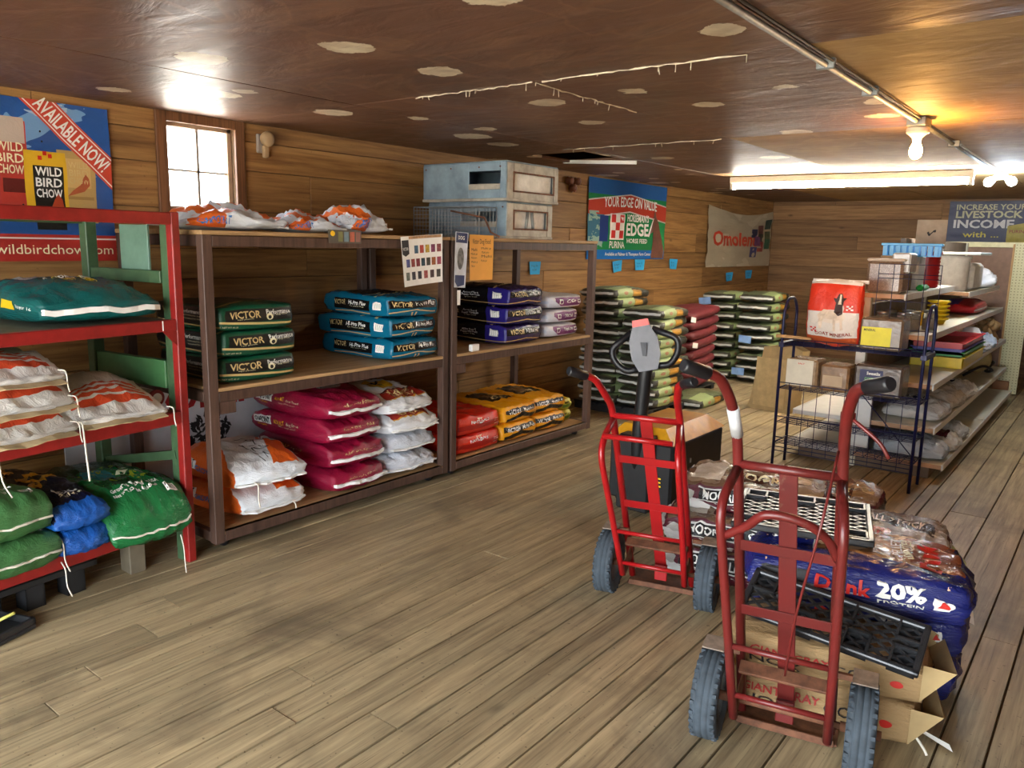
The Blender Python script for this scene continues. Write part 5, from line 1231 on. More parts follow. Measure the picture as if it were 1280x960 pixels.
stock(3, (-1.2, 4.38, .0), 12, 'lower stock bag at the back of the pile near the wire rack', .2, .62, .44)
stock(4, (-1.2, 4.37, .19), 8, 'upper stock bag at the back of the pile near the wire rack', .19, .62, .44)
# silvery bag at the right
mts_ = printmat('silver_bag_print', 'a39c92', [('r', '+z', -1, 1, .45, 1, '7d6a58'), ('r', '+z', -.6, .75, .05, .5, '3b332e'), ('n', '+z', 2.5, .6, 'cfcac2'),  ('r', '+z', -.55, .0, -.75, -.15, 'b5341f'), ('r', '+z', .05, .7, -.8, -.5, '44678c'), ('r', '+x', -1, 1, -1, 1, '4a1c22'), ('n', '+x', 4, .5, 'cfc8c0', -.9, .9, -.9, .9), ('r', '+x', -.6, .3, -.2, .5, '171414')], .14, crinkle=.5)
B = Bag(.5, .72, .21, .16, .16, 4, .3, .35, .01, 320, fold=.014); o = B.build('stock_feed_bag', mts_); place(o, (-.735, 3.83, .175), rd(8), ry=rd(2), label='shiny silvery bag with red square label on the right of the pile', cat='bag')
letter(B.surf, o, '+z', 'ALL STOCK', .05, .28, .55, .14, M_WHITE, bold=.02); letter(B.surf, o, '+z', '25 kg', .35, -.65, .2, .08, M_WHITE, bold=.01); letter(B.surf, o, '+z', '20', -.28, -.45, .14, .1, M_WHITE, bold=.02); letter(B.surf, o, '+x', '25', -.2, .2, .25, .3, M_WHITE)
mesh('torn_paper', [(.23, .28, .06), (.33, .34, .0), (.30, .22, -.06), (.24, .2, .02), (.26, .27, .1)], [[0, 1, 2, 3], [0, 4, 1]], plain('c9c68a', .8), o)
B = Bag(.5, .72, .18, .2, .15, 4, .3, .35, .01, 321); o = B.build('stock_feed_bag', mts_); place(o, (-.735, 3.84, .0), rd(8), label='lower silvery bag flattened under the one with the red label', cat='bag')
# blue bags
mb_ = printmat('blue_bag_print', '1b2468', [('r', '+z', -.55, .72, -.55, 1, 'a5754a'), ('n', '+z', 1.6, .5, '7a4a2c', -.5, .7, -.5, 1), ('e', '+z', -.1, .1, .2, .45, 'c9a987'), ('n', '+z', 3, .58, 'd8b48a', -.5, .72, -.5, 1), ('r', '+z', .5, .98, -.45, .8, '8a4a2c'), ('r', '-y', -.96, .1, -.05, .05, 'aab0cc'), ('r', '+z', -.9, -.42, -.7, .3, '1b2468'), ('n', '+z', 5, .66, 'e8c09a')], .16, crinkle=.5)
for i in range(3):
    B = Bag(.78, .48, .185, .2, .14, 4, .3, .35, .014, 330+i, fold=.014); o = B.build('feed_bag', mb_)
    place(o, ((-.73, 3.22, .0), (-.72, 3.21, .18), (-.70, 3.07, .355))[i], rd((10, 12, 14)[i]), label='%s blue protein feed bag behind the big hand truck' % three(i, 3), cat='bag', group='blue protein feed bags')
    letter(B.surf, o, '-y', '20%', .42, .42, .22, .36, M_WHITE, bold=.04, off=.006); letter(B.surf, o, '-y', 'PROTEIN', .42, -.1, .2, .1, M_WHITE, bold=.02, off=.006); letter(B.surf, o, '-y', 'Drink', -.1, .3, .26, .32, M_RED, bold=.03, off=.006)
    decal(B.surf, o, '-y', rect(.7, .85, -.15, .4), M_PAPER); decal(B.surf, o, '-y', [(.72, -.05), (.83, -.05), (.78, .3)], M_RED, off=.005)
    letter(B.surf, o, '+z', 'PELLET', .38, .1, .05, .4, M_WHITE, rot=90, bold=.01); letter(B.surf, o, '+z', '20 PROTEIN', .48, .1, .05, .5, M_CREAM, rot=90, bold=.01); letter(B.surf, o, '+z', 'Drink', .68, .0, .1, .55, M_RED, rot=90, bold=.03); letter(B.surf, o, '+z', '20%', -.75, .1, .08, .3, M_WHITE, rot=90, bold=.02)
    decal(B.surf, o, '+z', rect(-.42, -.4, -.6, .4), M_WHITE); decal(B.surf, o, '-y', rect(-.9, -.45, .1, .7), M_INK)
    if i == 1: mesh('torn_flap', [(.35, .1, .1), (.42, .13, .12), (.43, .05, .05), (.40, -.0, .08), (.36, -.03, .06), (.40, .16, .06), (.43, .12, .03)], [[0, 1, 2, 3, 4], [1, 0, 5, 6]], M_PAPER, o)
# brown paper bags at the bottom front
mk = printmat('brown_paper_print', 'a98a5e', [('n', '+z', 2, .62, '97784c')], .75, crinkle=.6, cscale=5)
for i in range(2):
    B = Bag(.66, .32, (.17, .14)[i], .12, .08, 4, .2, .3, .006, 340+i, fold=.004); o = B.build('paper_feed_bag', mk)
    place(o, ((-.72, 2.785, .012), (-.70, 2.785, .176))[i], rd((12, 12)[i]), label='%s brown paper feed bag under the front plastic pallet' % three(i, 2), cat='bag', group='brown paper feed bags')
    letter(B.surf, o, '-y', 'GIANT GRAY', -.35, .15, .42, .2, plain('b02a24', .6), bold=.02, off=.006); letter(B.surf, o, '-y', 'NOX', -.5, -.45, .28, .2, M_INK, bold=.0, off=.006); letter(B.surf, o, '-y', 'GO', .25, -.05, .14, .25, M_INK, bold=0, off=.006)
    letter(B.surf, o, '+x', 'RS', -.1, .1, .3, .4, M_INK, bold=0, off=.006); decal(B.surf, o, '-y', ell(.72, -.1, .06, .2), M_RED)
    pts = []
    mesh('open_flap', [(.3, -.16, .02), (.3, .17, .03), (.38, .19, .1), (.4, -.13, .13), (.42, .02, .05), (.3, -.16, .15), (.3, .17, .15)], [[0, 1, 2, 3], [0, 3, 5], [2, 1, 6], [3, 2, 4]], M_KRAFT, o)
    if i == 0:
        mesh('white_liner', [(.3, -.12, .08), (.42, -.16, .06), (.44, -.1, .0), (.32, -.06, .03)], [[0, 1, 2, 3]], M_PAPER, o); string(o, [(.32, -.14, .05), (.35, -.16, .02), (.36, -.17, .006)], M_STRING, .005)
# grid pallets
tl_, tr_, br_, bl_ = atz(938, 716, .45), atz(1160, 792, .40), atz(1153, 856, .30), atz(930, 772, .36)
cen = (tl_+tr_+br_+bl_)/4; exv = ((tr_-tl_)+(br_-bl_))/2; eyv = ((tl_-bl_)+(tr_-br_))/2
grid_pallet('plastic_pallet', 'black plastic grid pallet tilted against the blue bag', exv.length*1.0, eyv.length*1.02, frame4(cen+Vector((0, -.012, .035)), exv, eyv), step=.062, cup_d=.04, cups=((-.88, .65), (.1, .65), (.88, .65), (-.3, -.65), (.35, -.65), (.88, -.65)), t=.022, group='black plastic pallets')
tl_, tr_, br_, bl_ = atz(938, 608, .592), atz(1104, 634, .592), atz(1076, 672, .592), atz(905, 652, .592)
cen = (tl_+tr_+br_+bl_)/4; exv = ((tr_-tl_)+(br_-bl_))/2; eyv = ((tl_-bl_)+(tr_-br_))/2
grid_pallet('plastic_pallet', 'black plastic grid pallet lying flat on the maroon stock bags', exv.length, eyv.length, frame4(cen, exv, eyv), step=.075, cup_d=.035, t=.025, group='black plastic pallets')

# ================================================================== WIRE RACK
M_WIRE = plain('181b44', .4, .2, var=.15)
X0, X1, Y0, Y1 = -1.99, -1.03, 5.82, 6.1
wk = empty('wire_rack', 'dark blue wire display rack holding blocks and a goat mineral bag', 'wire rack', ((X0+X1)/2, (Y0+Y1)/2, 0)); cx, cy = (X0+X1)/2, (Y0+Y1)/2; hx, hy = (X1-X0)/2, (Y1-Y0)/2
for s in (-1, 1):
    MB().tube(fillet([(s*hx, -hy, 0), (s*hx, -hy, 1.2), (s*hx, -hy*.5, 1.29), (s*hx, hy*.5, 1.29), (s*hx, hy, 1.2), (s*hx, hy, 0)], .12, 6), .011, 10).build('side_hoop', M_WIRE, wk)
    for z in (.2, .62, .95): MB().tube([(s*hx, -hy, z), (s*hx, hy, z)], .005, 6).build('side_tie', M_WIRE, wk)
    MB().bx(s*hx-.02, s*hx+.02, -hy-.01, hy+.01, .93, .965, .003).build('side_bracket', M_WIRE, wk)
for z in (.2, .36, .62, .95):
    m = MB(); dp = hy
    for k in range(7): y_ = -dp+2*dp*k/6; m.tube([(-hx, y_, z), (hx, y_, z)], .0028, 5)
    for k in range(13): x_ = -hx+2*hx*k/12; m.tube([(x_, -dp, z-.004), (x_, dp, z-.004)], .0024, 5)
    m.tube([(-hx, -dp, z+.045), (hx, -dp, z+.045)], .0035, 6)
    for k in range(13): x_ = -hx+2*hx*k/12; m.tube([(x_, -dp, z), (x_, -dp, z+.045)], .0024, 5)
    m.build('wire_shelf', M_WIRE, wk)
m = MB()
for k in range(11): x_ = -hx+2*hx*k/10; m.tube([(x_, -hy, .14), (x_, -hy, .62)], .0026, 5)
for z in (.14, .17): m.tube([(-hx, -hy, z), (hx, -hy, z)], .0035, 5)
m.tube([(hx*.1, hy, .6), (hx*.95, hy, .16)], .004, 6); m.build('front_grid', M_WIRE, wk)
m = MB()
for k in range(5): x_ = hx*.16+hx*.84*k/4; m.tube([(x_, hy, .95), (x_, hy, 1.56)], .0026, 5)
for z in (1.1, 1.3, 1.46, 1.49, 1.56): m.tube([(hx*.16, hy, z), (hx, hy, z)], .0026, 5)
m.build('back_grid', M_WIRE, wk)
def W2(x, y, z): return Vector((x, y, z))
# goat mineral bag
mg = printmat('goat_bag_print', 'd83a22', [('r', '-y', -1, 1, -1, .05, 'd9d2c8'), ('r', '-y', -1, 1, -1, -.78, 'b8542c'), ('e', '-y', .0, -.1, .55, .22, 'ddd0bf'), ('r', 'xz', -1, 1, .93, 1, 'e2dcd4')], .3, crinkle=.35)
class Upright(Bag):
    def D(s, x, y, z):
        v = Bag.D(s, x, z, -y)           # long axis of the pillow stands up
        return Vector((v.x, -(v.z)+s.T/2, v.y+s.W/2))
    def size(s, f): return {'z': (s.L, s.T), 'y': (s.L, s.W), 'x': (s.T, s.W)}[f[1]]
B = Upright(.38, .47, .13, .4, .5, 3, .2, .3, .01, 350, fold=.008); o = B.build('mineral_bag', mg, n=(14, 6, 16)); place(o, (-1.665, 5.93, .965), rd(-4), label='red and white goat mineral bag standing on the wire rack', cat='bag')
letter(B.surf, o, '-y', 'GOAT MINERAL', .1, -.66, .72, .05, plain('9a4a3a', .4), bold=.02, off=.005)
G1, G2 = plain('d6c4ae', .5), plain('3a211a', .5)
decal(B.surf, o, '-y', [(-.55, -.05), (-.3, .12), (.1, .1), (.28, .3), (.4, .34), (.48, .2), (.42, -.05), (.5, -.5), (.4, -.52), (.36, -.2), (.2, -.22), (.22, -.55), (.12, -.55), (.1, -.2), (-.3, -.18), (-.36, -.5), (-.46, -.5), (-.48, -.15)], G1, off=.004, name='printed_goat')
decal(B.surf, o, '-y', [(.1, .05), (.16, .35), (.06, .5), (.18, .48), (.24, .62), (.36, .64), (.44, .5), (.56, .5), (.46, .4), (.42, .22), (.44, .0), (.28, -.06)], G2, off=.006, name='printed_goat_head')
decal(B.surf, o, '-y', [(.29, .6), (.35, .6), (.37, .3), (.27, .3)], G1, off=.008, name='printed_goat_blaze')
for (a, b) in ((-.8, -.62), (.55, .12)):
    for i in range(3):
        for j in range(3):
            if (i+j) % 2 == 0: decal(B.surf, o, '-y', rect(a+.085*i, a+.08+.085*i, b+.055*j, b+.05+.055*j), M_RED if b < 0 else M_WHITE, off=.006, name='printed_checker', sub=False)
m = MB().bx(-.2, .2, .06, .072, .45, .475, .003).build('top_seam', plain('e2dcd4', .6), o)
# blocks in film
def block(label, x0, x1, y0, y1, z0, z1, base, cat='mineral block', lab=None, labc=None, txt=None, top=None):
    cx_, cy_ = (x0+x1)/2, (y0+y1)/2; o = empty('mineral_block', label, cat, (cx_, cy_, z0)); w_, d_, h_ = x1-x0, y1-y0, z1-z0
    t = NT('wrapped_block'); f = t.noise(t.obj(), 30, 4, .6); t.color(t.mix(t.ramp(f, [(.4, 0.), (.7, 1.)]), hexc(base), [c*.6 for c in hexc(base)])); t.set(.25, 0, .6); t.bump(t.noise(t.obj(), 12, 3, .6, 1), .3, .01)
    MB().bx(-w_/2, w_/2, -d_/2, d_/2, 0, h_, .014).build('block', t.m, o)
    if lab:
        a0, a1, b0, b1 = lab; MB().bx(-w_/2+a0*w_, -w_/2+a1*w_, -d_/2-.003, -d_/2+.002, b0*h_, b1*h_).build('label', plain(labc, .5, var=.06), o)
        S_ = Surf(lambda f, a, b: Vector((-w_/2+w_*((a0+a1)/2+a*(a1-a0)/2), -d_/2-.003, h_*((b0+b1)/2+b*(b1-b0)/2))), lambda f: (w_*(a1-a0), h_*(b1-b0)))
        for (s_, a, b, wa, hb, m_) in txt or []: letter(S_, o, 'y', s_, a, b, wa, hb, m_, off=.002, bold=.02)
    return o
block('brown block with a yellow label on the wire rack top shelf', -1.455, -1.18, 5.84, 6.06, .968, 1.19, '6d5a48', lab=(.04, .74, .1, .72), labc='d9cf1f', txt=[('MINERAL', -.45, .7, .4, .12, M_INK)])
block('pale block with white wrapper at the left of the wire rack', -1.945, -1.72, 5.84, 6.06, .638, .85, '9a7f5e', lab=(.0, .86, .06, .98), labc='cfc9b4', txt=[('SALT', .1, .72, .25, .06, M_RED)])
block('tan wrapped block in the middle of the wire rack', -1.70, -1.50, 5.84, 6.06, .638, .83, '8a6a4a', lab=(.1, .8, .2, .6), labc='b39a78', txt=[])
block('dark block with navy label at the right of the wire rack', -1.465, -1.15, 5.84, 6.06, .638, .86, '55483f', lab=(.12, .6, .08, .85), labc='22224e', txt=[('Sweetlix', .2, .72, .6, .13, M_WHITE), ('COPPER', .0, .25, .55, .12, plain('6aa84f', .5)), ('25', .6, -.3, .3, .2, M_WHITE)])
tag(MB().tube(smooth_path([(-2.03, 5.80, 1.012), (-1.9, 5.83, 1.008), (-1.79, 5.86, 1.0)], 4), .012, 8).build('wood_stick', plain('b58f60', .7)), 'short wooden stick lying on the wire rack beside the goat bag', 'stick')

# ================================================================== GONDOLA SHELVING
gd = empty('gondola_shelf', 'long cream double-sided store shelf running toward the back wall', 'store shelf', (-1.55, 8.35, 0))
M_GON = plain('cfcab8', .45, var=.06); M_GONW = plain('dad8d2', .5, var=.04); M_EDGE = plain('b98f6a', .55, var=.1)
GX = -1.55; GY0, GY1 = 6.3, 10.4; OX, OY = 1.55, -8.35
def gb(nm, a, b, c, d, e, f, m=M_GON, bev=.003): return MB().bx(a+OX, b+OX, c+OY, d+OY, e, f, bev).build(nm, m, gd)
gb('spine_panel', GX-.02, GX+.02, GY0+.05, GY1, .05, 1.25, plain('8b7a6a', .7)); gb('spine_panel', GX-.02, GX+.02, GY0+1.0, GY1, 1.25, 1.76, plain('8b7a6a', .7))
for y_ in (GY0+.03, 8.35, GY1-.03): gb('upright', GX-.035, GX+.035, y_-.03, y_+.03, 0, 1.305 if y_ < 7 else 1.76)
for (y0, y1) in ((GY0, 8.34), (8.36, GY1)):
    for z, dx in ((.12, .63), (.38, .55), (.70, .51), (1.05, .44)):
        gb('shelf', GX+.02, GX+dx, y0, y1, z-.03, z, M_GON); gb('price_edge', GX+dx, GX+dx+.012, y0, y1, z-.045, z+.004, M_GONW); gb('shelf_end', GX+.02, GX+dx, y0-.006, y0, z-.035, z-.002, M_EDGE if y0 < 7 else M_GON)
    z, dx = (1.34, .26) if y0 < 7 else (1.29, .38)
    gb('shelf', GX-.03, GX+dx, y0, y1, z-.03, z, M_GON); gb('price_edge', GX+dx, GX+dx+.012, y0, y1, z-.045, z+.004, M_GONW); gb('shelf_end', GX-.03, GX+dx, y0-.006, y0, z-.035, z-.002, M_EDGE)
    for z, dx in ((.12, .48), (.38, .46)):
        gb('shelf', GX-dx, GX-.02, y0, y1, z-.03, z, M_GONW); gb('price_edge', GX-dx-.012, GX-dx, y0, y1, z-.045, z+.004, M_GONW); gb('shelf_end', GX-dx, GX-.02, y0-.006, y0, z-.035, z-.002, M_GONW)
    gb('kick_plate', GX-.4, GX+.55, y0+.02, y1, 0, .09, plain('6f5b48', .6))
gb('white_board', GX-.02, GX+.12, GY0-.02, GY0-.005, .16, .62, M_GONW)
# partition at the far end: brown panel and cream pegboard
pt = empty('pegboard_partition', 'cream pegboard partition with brown panel behind the store shelf', 'partition', (-1.3, 10.86, 0))
def pbx(nm, a, b, c, d, e, f, m): return MB().bx(a+1.3, b+1.3, c-10.86, d-10.86, e, f, .002).build(nm, m, pt)
M_PEG = NT('cream_pegboard'); t = M_PEG
mp = t.mapping(t.obj(), (1, 1, 1)); sp_ = t.node('ShaderNodeSeparateXYZ'); t.link(mp, sp_.inputs[0])
def frac(q): return t.M('ABSOLUTE', t.M('SUBTRACT', t.M('FRACT', t.mul(q, 30.0)), .5))
d_ = t.M('ADD', t.M('POWER', frac(sp_.outputs[0]), 2.0), t.M('POWER', frac(sp_.outputs[2]), 2.0)); t.color(t.mix(t.M('LESS_THAN', d_, .03), hexc('c6c39a'), hexc('7a7658'))); t.set(.5); M_PEG = M_PEG.m
pbx('brown_panel', -2.05, -1.1, 10.85, 10.87, .2, 1.72, plain('7f6455', .7)); pbx('header', -2.1, -.8, 10.82, 10.86, 1.72, 1.78, plain('c9c49c', .5)); pbx('pegboard', -1.1, -.9, 10.81, 10.84, .02, 1.76, M_PEG); pbx('edge_strip', -1.12, -1.1, 10.8, 10.86, .02, 1.76, plain('b08a5a', .6)); pbx('foot_block', -1.14, -.98, 10.72, 10.81, 0, .17, plain('9a6a42', .6))

# ------------------------------------------------------------------ goods on the gondola
def jar(i, x, y, z, lab, r=.055, h=.15, c='6d4a3a'):
    o = empty('glass_jar', lab, 'jar', (x, y, z), group='lidded jars on the store shelf')
    t = NT('jar_glass'); t.color(hexc('c9ccc8')); t.set(.06); t.p.inputs['Transmission Weight'].default_value = .75; t.p.inputs['IOR'].default_value = 1.2
    MB().lathe([(r*.9, .0), (r, .008), (r, h*.78), (r*.82, h*.86), (r*.82, h*.9)], 18).build('glass', t.m, o)
    MB().lathe([(r*.8, .01), (r*.86, .014), (r*.86, h*.55), (r*.5, h*.6)], 14).build('contents', plain(c, .6, var=.3, scale=40), o)
    MB().lathe([(r*.86, h*.87), (r*.9, h*.88), (r*.9, h), (r*.8, h*1.02)], 18).build('lid', M_STEEL, o)
for i, (x, y) in enumerate(((-1.44, 6.4), (-1.3, 6.42), (-1.44, 6.6), (-1.28, 6.62), (-1.2, 6.85), (-1.36, 6.86))): jar(i, x, y, 1.05, 'small lidded glass jar with brown contents behind the blue rack hoop', c=('6d4a3a', '7a5a44', '54382c')[i % 3])
# clear tub of pellets on the top shelf
t = NT('speckled_contents'); vz = t.node('ShaderNodeTexVoronoi'); vz.inputs['Scale'].default_value = 45; t.color(t.mix(vz.outputs['Distance'], hexc('5e4636'), hexc('9a8470'))); t.set(.2)
o = empty('clear_tub', 'large clear plastic tub of brown chew pieces on the top store shelf', 'tub', (-1.42, 6.45, 1.34)); MB().bx(-.15, .1, -.13, .13, 0, .235, .02).build('contents', t.m, o); MB().bx(-.155, .105, -.135, .135, .235, .255, .008).build('lid', plain('b9a994', .3), o); MB().bx(.0, .13, -.06, .16, .15, .3, .012).build('inner_jar', plain('b9bcbc', .2), o)
o = empty('card_box', 'small pale cardboard box behind the clear tub', 'box', (-1.5, 6.94, 1.34)); MB().bx(-.1, .1, -.1, .1, 0, .26, .004).build('body', plain('8a6f54', .7), o); MB().bx(-.105, .105, -.105, .105, .26, .275, .003).build('lid', plain('a58a68', .7), o)
# blue basket
bk = empty('blue_basket', 'light blue slatted plastic basket on top of the store shelf', 'basket', (-1.42, 7.05, 1.615), rd(8)); M_LB = plain('2f9fe0', .35, var=.06)
for s in (-1, 1):
    for k in range(9): MB().bx(-.2+k*.045, -.2+k*.045+.028, s*.14-.006, s*.14+.006, .0, .085).build('slat', M_LB, bk)
for k in range(6):
    for s in (-1, 1): MB().bx(s*.2-.006, s*.2+.006, -.13+k*.045, -.13+k*.045+.028, 0, .085).build('slat', M_LB, bk)
m = MB(); 
for a, b, c, d in ((-.22, .22, -.155, -.135), (-.22, .22, .135, .155), (-.22, -.2, -.15, .15), (.2, .22, -.15, .15)): m.bx(a, b, c, d, .08, .1, .004)
m.build('rim', M_LB, bk); MB().bx(-.2, .2, -.14, .14, -.004, .006, .002).build('base', M_LB, bk)
tag(MB().bx(-1.55, -1.36, 7.06, 7.3, 1.34, 1.615, .01).build('storage_bin', plain('c9c4bc', .4)), 'pale plastic bin under the light blue basket', 'bin')
# red ribbed tub, white tubs, sign card
rt_ = empty('red_tub', 'red ribbed plastic tub on the white liner of the top shelf', 'tub', (-1.405, 7.58, 1.347)); pr = [(.088, 0)]
for k in range(9): pr += [(.108, .012+k*.03), (.1, .026+k*.03)]
pr += [(.116, .29), (.116, .31)]
MB().lathe(pr, 24).build('tub', plain('a81c20', .35), rt_); MB().lathe([(.12, .308), (.12, .33), (.1, .335)], 24).build('lid', plain('d8d6d0', .4), rt_)
tag(MB().lathe([(.13, 0), (.14, .02), (.15, .3), (.16, .31), (.155, .33)], 24, (-1.36, 8.56, 1.29)).build('white_tub', plain('dcdcd8', .4)), 'plain white tub beside the red ribbed tub', 'tub')
tag(MB().bx(-1.52, -1.2, 8.75, 9.35, 1.29, 1.55, .03).build('white_carton', plain('e2e2de', .5)), 'white carton on the top shelf beside the white tub', 'carton')
B = Bag(.36, .3, .2, .4, .4, 3, .3, .3, .02, 360); o = B.build('white_bag', printmat('white_purple_small', 'dcdfe6', [('r', '+z', -1, 1, -.2, 1, '3a2f8a')], .3)); place(o, (-1.30, 9.62, 1.29), rd(14), label='small white bag with purple top at the far end of the top shelf', cat='bag')
lid_ = tag(MB().bx(-1.45, -1.1, 8.3, 9.0, 1.63, 1.655, .006).build('flat_cover', plain('cfdbdc', .15)), 'pale flat lid balanced on the tubs of the top shelf', 'cover')
cs = empty('card_sign', 'tan card sign with a black rooster on the top shelf', 'card', (-1.395, 7.58, 1.681), rd(12))
MB().bx(-.115, .115, -.004, .004, 0, .24, .002).build('card', plain('a8947e', .7), cs)
S = Surf(lambda f, a, b: Vector((a*.115, -.005, .12+b*.12)), lambda f: (.23, .24)); decal(S, cs, 'y', [(-.3, .1), (-.2, -.1), (-.1, -.15), (.0, .0), (.12, .12), (.22, .25), (.28, .12), (.3, .3), (.15, .28), (.02, .12), (-.1, .02), (-.18, .18)], M_INK, off=.001, name='printed_rooster', sub=False)
gm = tag(MB().bx(-1.35, -1.29, 6.95, 7.2, 1.34, 1.39, .02).build('green_scoop', plain('119a3a', .35)), 'bright green plastic scoop beside the clear tub', 'scoop')
wl_ = tag(MB().bx(-1.5, -1.28, 7.3, 8.3, 1.34, 1.347).build('shelf_liner', plain('e4e2dc', .5)), 'white liner sheet lying on the top store shelf', 'liner')
for k in range(5):
    tag(MB().lathe([(.05, 0), (.07, .035), (.088, .04), (.088, .052), (.075, .055)], 20, (-1.26, 7.5, 1.05+k*.036)).build('yellow_cup', plain('e5c81c', .35)), 'yellow plastic feed cup, number %s up in the stacked yellow cups' % ('one', 'two', 'three', 'four', 'five')[k], 'cup', 'stacked yellow cups')
tag(MB().lathe([(.09, 0), (.12, .1), (.125, .11)], 20, (-1.39, 7.25, 1.05)).build('yellow_bowl', plain('e0b81e', .35)), 'yellow bowl behind the jars on the store shelf', 'bowl')
B = Bag(.34, .9, .14, .3, .4, 3, .3, .3, .012, 365); o = B.build('red_white_bag', printmat('red_white_small', 'b5202c', [('r', '+x', -1, 1, -.4, 0, 'e0dcd8'), ('r', '+z', -1, .1, -1, 1, '4a3a8a')], .3)); place(o, (-1.32, 9.2, 1.05), 0, label='red and white bag lying on the second store shelf', cat='bag')
# coloured trays hanging in the third shelf
for k, (h, z) in enumerate((('d9bf16', .705), ('2a8a36', .79), ('2a2486', .815), ('b81c22', .865))):
    o = empty('feed_tray', ('deep yellow plastic tray at the bottom of the tray stack', 'thin green plastic tray in the tray stack', 'purple plastic tray in the tray stack', 'red plastic tray on top of the tray stack')[k], 'tray', (-1.2, 7.85, z), group='stacked plastic trays'); hh_ = .1 if k == 0 else .055
    mm = plain(h, .3, var=.06); w_ = .2-.004*k; l_ = .55
    MB().bx(-w_, w_, -l_, l_, 0, .012, .003).build('floor', mm, o)
    for a, b, c, d in ((-w_, -w_+.012, -l_, l_), (w_-.012, w_, -l_, l_), (-w_, w_, -l_, -l_+.012), (-w_, w_, l_-.012, l_)): MB().bx(a, b, c, d, .005, hh_, .003).build('wall', mm, o)
    for s in (-1, 1): MB().bx(s*w_-.016, s*w_+.016, -l_-.012, l_+.012, hh_-.01, hh_, .003).build('rim', mm, o)
tag(MB().lathe([(.07, 0), (.085, .02), (.085, .2), (.06, .25), (.01, .265)], 18, (-1.13, 8.52, .70)).build('white_jug', plain('dddcd8', .35)), 'rounded white jug beside the tray stack', 'jug')
rp_ = empty('rope_bundle', 'bundle of tan rope toys at the far end of the middle shelf', 'rope toy', (-1.15, 9.8, .70)); m = MB()
for k in range(6): m.tube(smooth_path([(random.uniform(-.1, .1), random.uniform(-.3, .3), random.uniform(.04, .25)) for _ in range(5)], 5), .03, 8)
m.build('rope', plain('a98a5e', .8, var=.2, scale=30), rp_); MB().lathe([(.03, -.05), (.06, -.03), (.06, .03), (.03, .05)], 14, (.03, -.1, .18)).build('knot', plain('8a6a48', .8), rp_); 
tag(MB().lathe([(.02, -.1), (.045, -.06), (.045, .06), (.02, .1)], 14, (-1.1, 9.40, .745), 'x').build('orange_toy', plain('d9541e', .4)), 'small orange toy beside the rope bundle', 'toy')
# bagged goods on the lower shelves
M_CLR = NT('cloudy_plastic'); M_CLR.color(hexc('c4cbd2')); M_CLR.set(.2); M_CLR.p.inputs['Transmission Weight'].default_value = .3; M_CLR = M_CLR.m
lows = [(-1.2, 8.83, .70, .4, .36, .12, 'cfd6e0', 'clear bag of white mix on the middle store shelf'), (-1.17, 9.17, .70, .36, .3, .16, 'b9c6d6', 'white bag with blue label on the middle store shelf'), (-1.2, 6.75, .38, .42, .5, .14, 'c6c2bc', 'pale printed bag at the near end of the lower store shelf'), (-1.2, 7.35, .38, .44, .5, .16, 'bfb3a4', 'pale bag with tan end on the lower store shelf'), (-1.18, 7.95, .38, .4, .5, .14, 'd2d0cc', 'crumpled white bag on the lower store shelf'), (-1.17, 6.5, .12, .5, .3, .16, 'aeb6bd', 'clear bag at the near end of the base shelf'), (-1.1, 6.92, .12, .4, .36, .12, 'c2c0b8', 'white and maroon bag on the base shelf'), (-1.1, 7.36, .12, .36, .36, .13, 'c4c8c8', 'crumpled white bag further along the base shelf')]
for k, (x, y, z, L0, W0, T0_, h, lab) in enumerate(lows):
    B = Bag(L0, W0, T0_, .5, .4, 3, .3, .2, .014, 370+k, fold=.02); o = B.build('goods_bag', printmat('goods_print_%d' % k, h, [('r', '+z', -.5, .6, -.6, .5, ('b4b8c0', '9fb0cc', 'd8d6d2', 'cbb79e', 'dcdcda', '8f979e', '5a2430', 'b8b6ae')[k]), ('r', '+z', -.2, .3, -.4, -.2, '3a4266')], .2, crinkle=.5)); place(o, (x, y, z), rd(random.uniform(-5, 5)), label=lab, cat='bag')
    if k == 2: letter(B.surf, o, '+z', 'ENRICHED', 0, -.1, .5, .1, M_INK, bold=.01)
dt = tag(MB().lathe([(.02, -.06), (.13, -.05), (.15, 0), (.13, .05), (.02, .06)], 20, (-1.2, 9.6, .54), 'y').build('horse_halter', plain('a08a56', .7)), 'tan rope coil on the lower shelf by the pegboard', 'rope coil')
tag(MB().tube(smooth_path([(-1.25, 9.2, .40), (-1.1, 9.3, .5), (-1.02, 9.45, .45), (-1.1, 9.6, .42), (-1.05, 9.8, .5), (-1.2, 9.9, .42)], 5), .014, 6).build('black_strap', M_BLACK), 'black strap looped on the lower shelf by the pegboard', 'strap')
# plastic-wrapped goods seen past the pegboard
B = Bag(.8, .8, .9, .2, .2, 4, .2, .3, .03, 390, fold=.03); o = B.build('wrapped_pallet', M_CLR); place(o, (-.35, 11.6, .207), 0, label='plastic wrapped goods behind the pegboard partition', cat='wrapped goods')
wp = empty('wooden_pallet', 'wooden pallet under the plastic wrapped goods', 'pallet', (-.35, 11.6, 0))
for k in range(5): MB().bx(-.4+k*.17, -.4+k*.17+.13, -.4, .4, .17, .2, .003).build('slat', W_SHELF, wp)
for y_ in (-.36, 0, .36): MB().bx(-.4, .41, y_-.04, y_+.04, 0, .17, .003).build('runner', W_SHELF, wp)

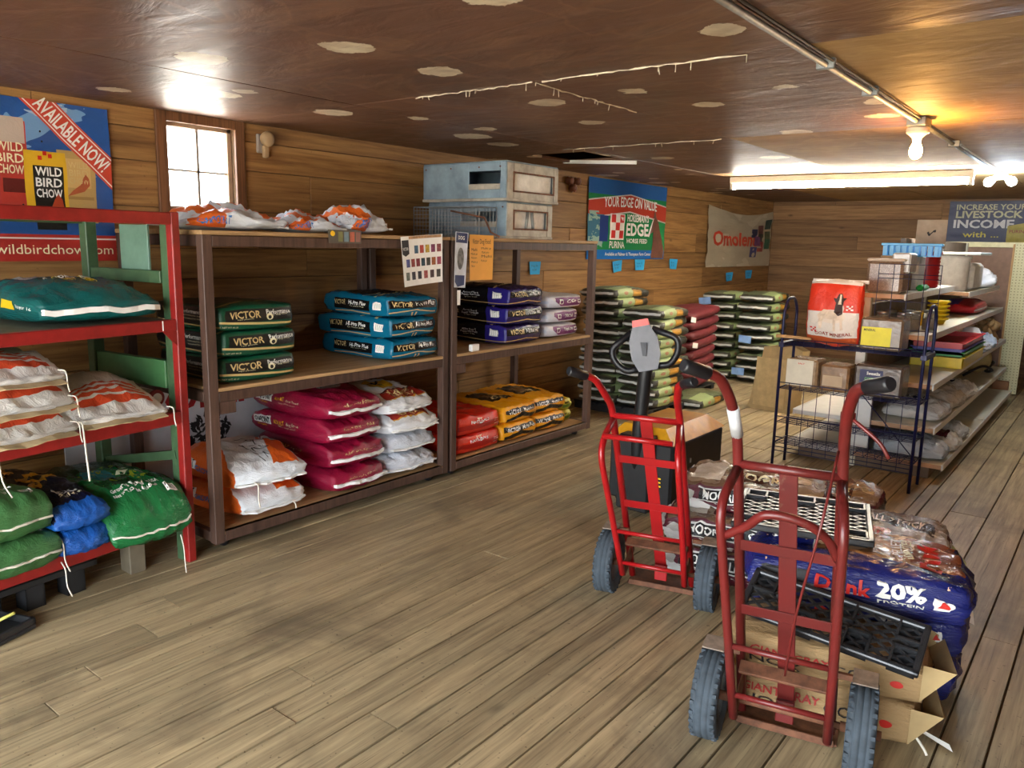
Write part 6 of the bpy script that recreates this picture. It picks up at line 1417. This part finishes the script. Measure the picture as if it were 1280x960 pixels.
# ================================================================== SOFT CONTACT
# filled bags dent where they lie under or against each other: the lower bag gives way to the one that presses on it
from mathutils.bvhtree import BVHTree
bpy.context.view_layer.update()
def bag_family(o): return [o]+[c for c in o.children_recursive if c.type == 'MESH']
soft = [o for o in bpy.data.objects if o.type == 'MESH' and o.parent is None and o.data.get('soft')]
soft.sort(key=lambda o: -o.matrix_world.translation.z)
single = set()
def own(o):
    if o.name not in single:
        if o.data.users > 1: o.data = o.data.copy()
        single.add(o.name)
def world_box(o):
    P = [o.matrix_world @ Vector(c) for c in o.bound_box]
    return [min(p[i] for p in P) for i in range(3)], [max(p[i] for p in P) for i in range(3)]
def bvh(o): return BVHTree.FromPolygons([o.matrix_world @ v.co for v in o.data.vertices], [tuple(p.vertices) for p in o.data.polygons])
def is_in(t, v):
    n = 0
    for d in (Vector((.0123, .0231, 1)), Vector((1, .0171, .0313)), Vector((.021, -1, .013))):
        k = 0; p = v.copy(); d = d.normalized()
        for _ in range(12):
            h = t.ray_cast(p, d)
            if h[0] is None: break
            k += 1; p = h[0]+d*1e-5
        n += k % 2
    return n >= 2
def dent(a, b, tb, keep=.001, smooth_r=None):
    """push the parts of bag a that lie inside b out to b's surface"""
    lo, hi = world_box(b)
    for q in bag_family(a):
        M_ = q.matrix_world; I_ = M_.inverted(); done = False
        for v in q.data.vertices:
            w_ = M_ @ v.co
            if any(w_[i] < lo[i] or w_[i] > hi[i] for i in range(3)): continue
            h = tb.find_nearest(w_)
            if h[3] is None or h[3] < .0015 or not is_in(tb, w_): continue
            if not done:
                own(q); done = True
            n_ = (h[0]-w_).normalized(); q.data.vertices[v.index].co = I_ @ (h[0]+n_*keep)
        if done: q.data.update()
boxes = {o.name: world_box(o) for o in soft}; trees = {}
def touches(p, q): return all(p[0][i] < q[1][i] and p[1][i] > q[0][i] for i in range(3))
for i, b in enumerate(soft):                       # from the top bag down
    for a in soft[i+1:]:
        if touches(boxes[a.name], boxes[b.name]):
            if b.name not in trees: trees[b.name] = bvh(b)
            dent(a, b, trees[b.name])
# hard things the bags lie on or against
hard = [o for o in bpy.data.objects if o.type == 'MESH' and o.parent is not None and o.parent.name.split('.')[0] in ('red_steel_rack', 'hand_truck', 'plastic_pallet', 'rolled_banner', 'low_pallet') and o.name.split('.')[0] in ('rim', 'cup_foot', 'rear_post', 'side_brace', 'post_lining', 'beam', 'toe_plate', 'toe_heel', 'rail', 'roll', 'slat', 'deck_lattice')]
for b in hard:
    wb = world_box(b); tb = None
    for a in soft:
        if touches(boxes[a.name], wb):
            tb = tb or bvh(b); dent(a, b, tb)
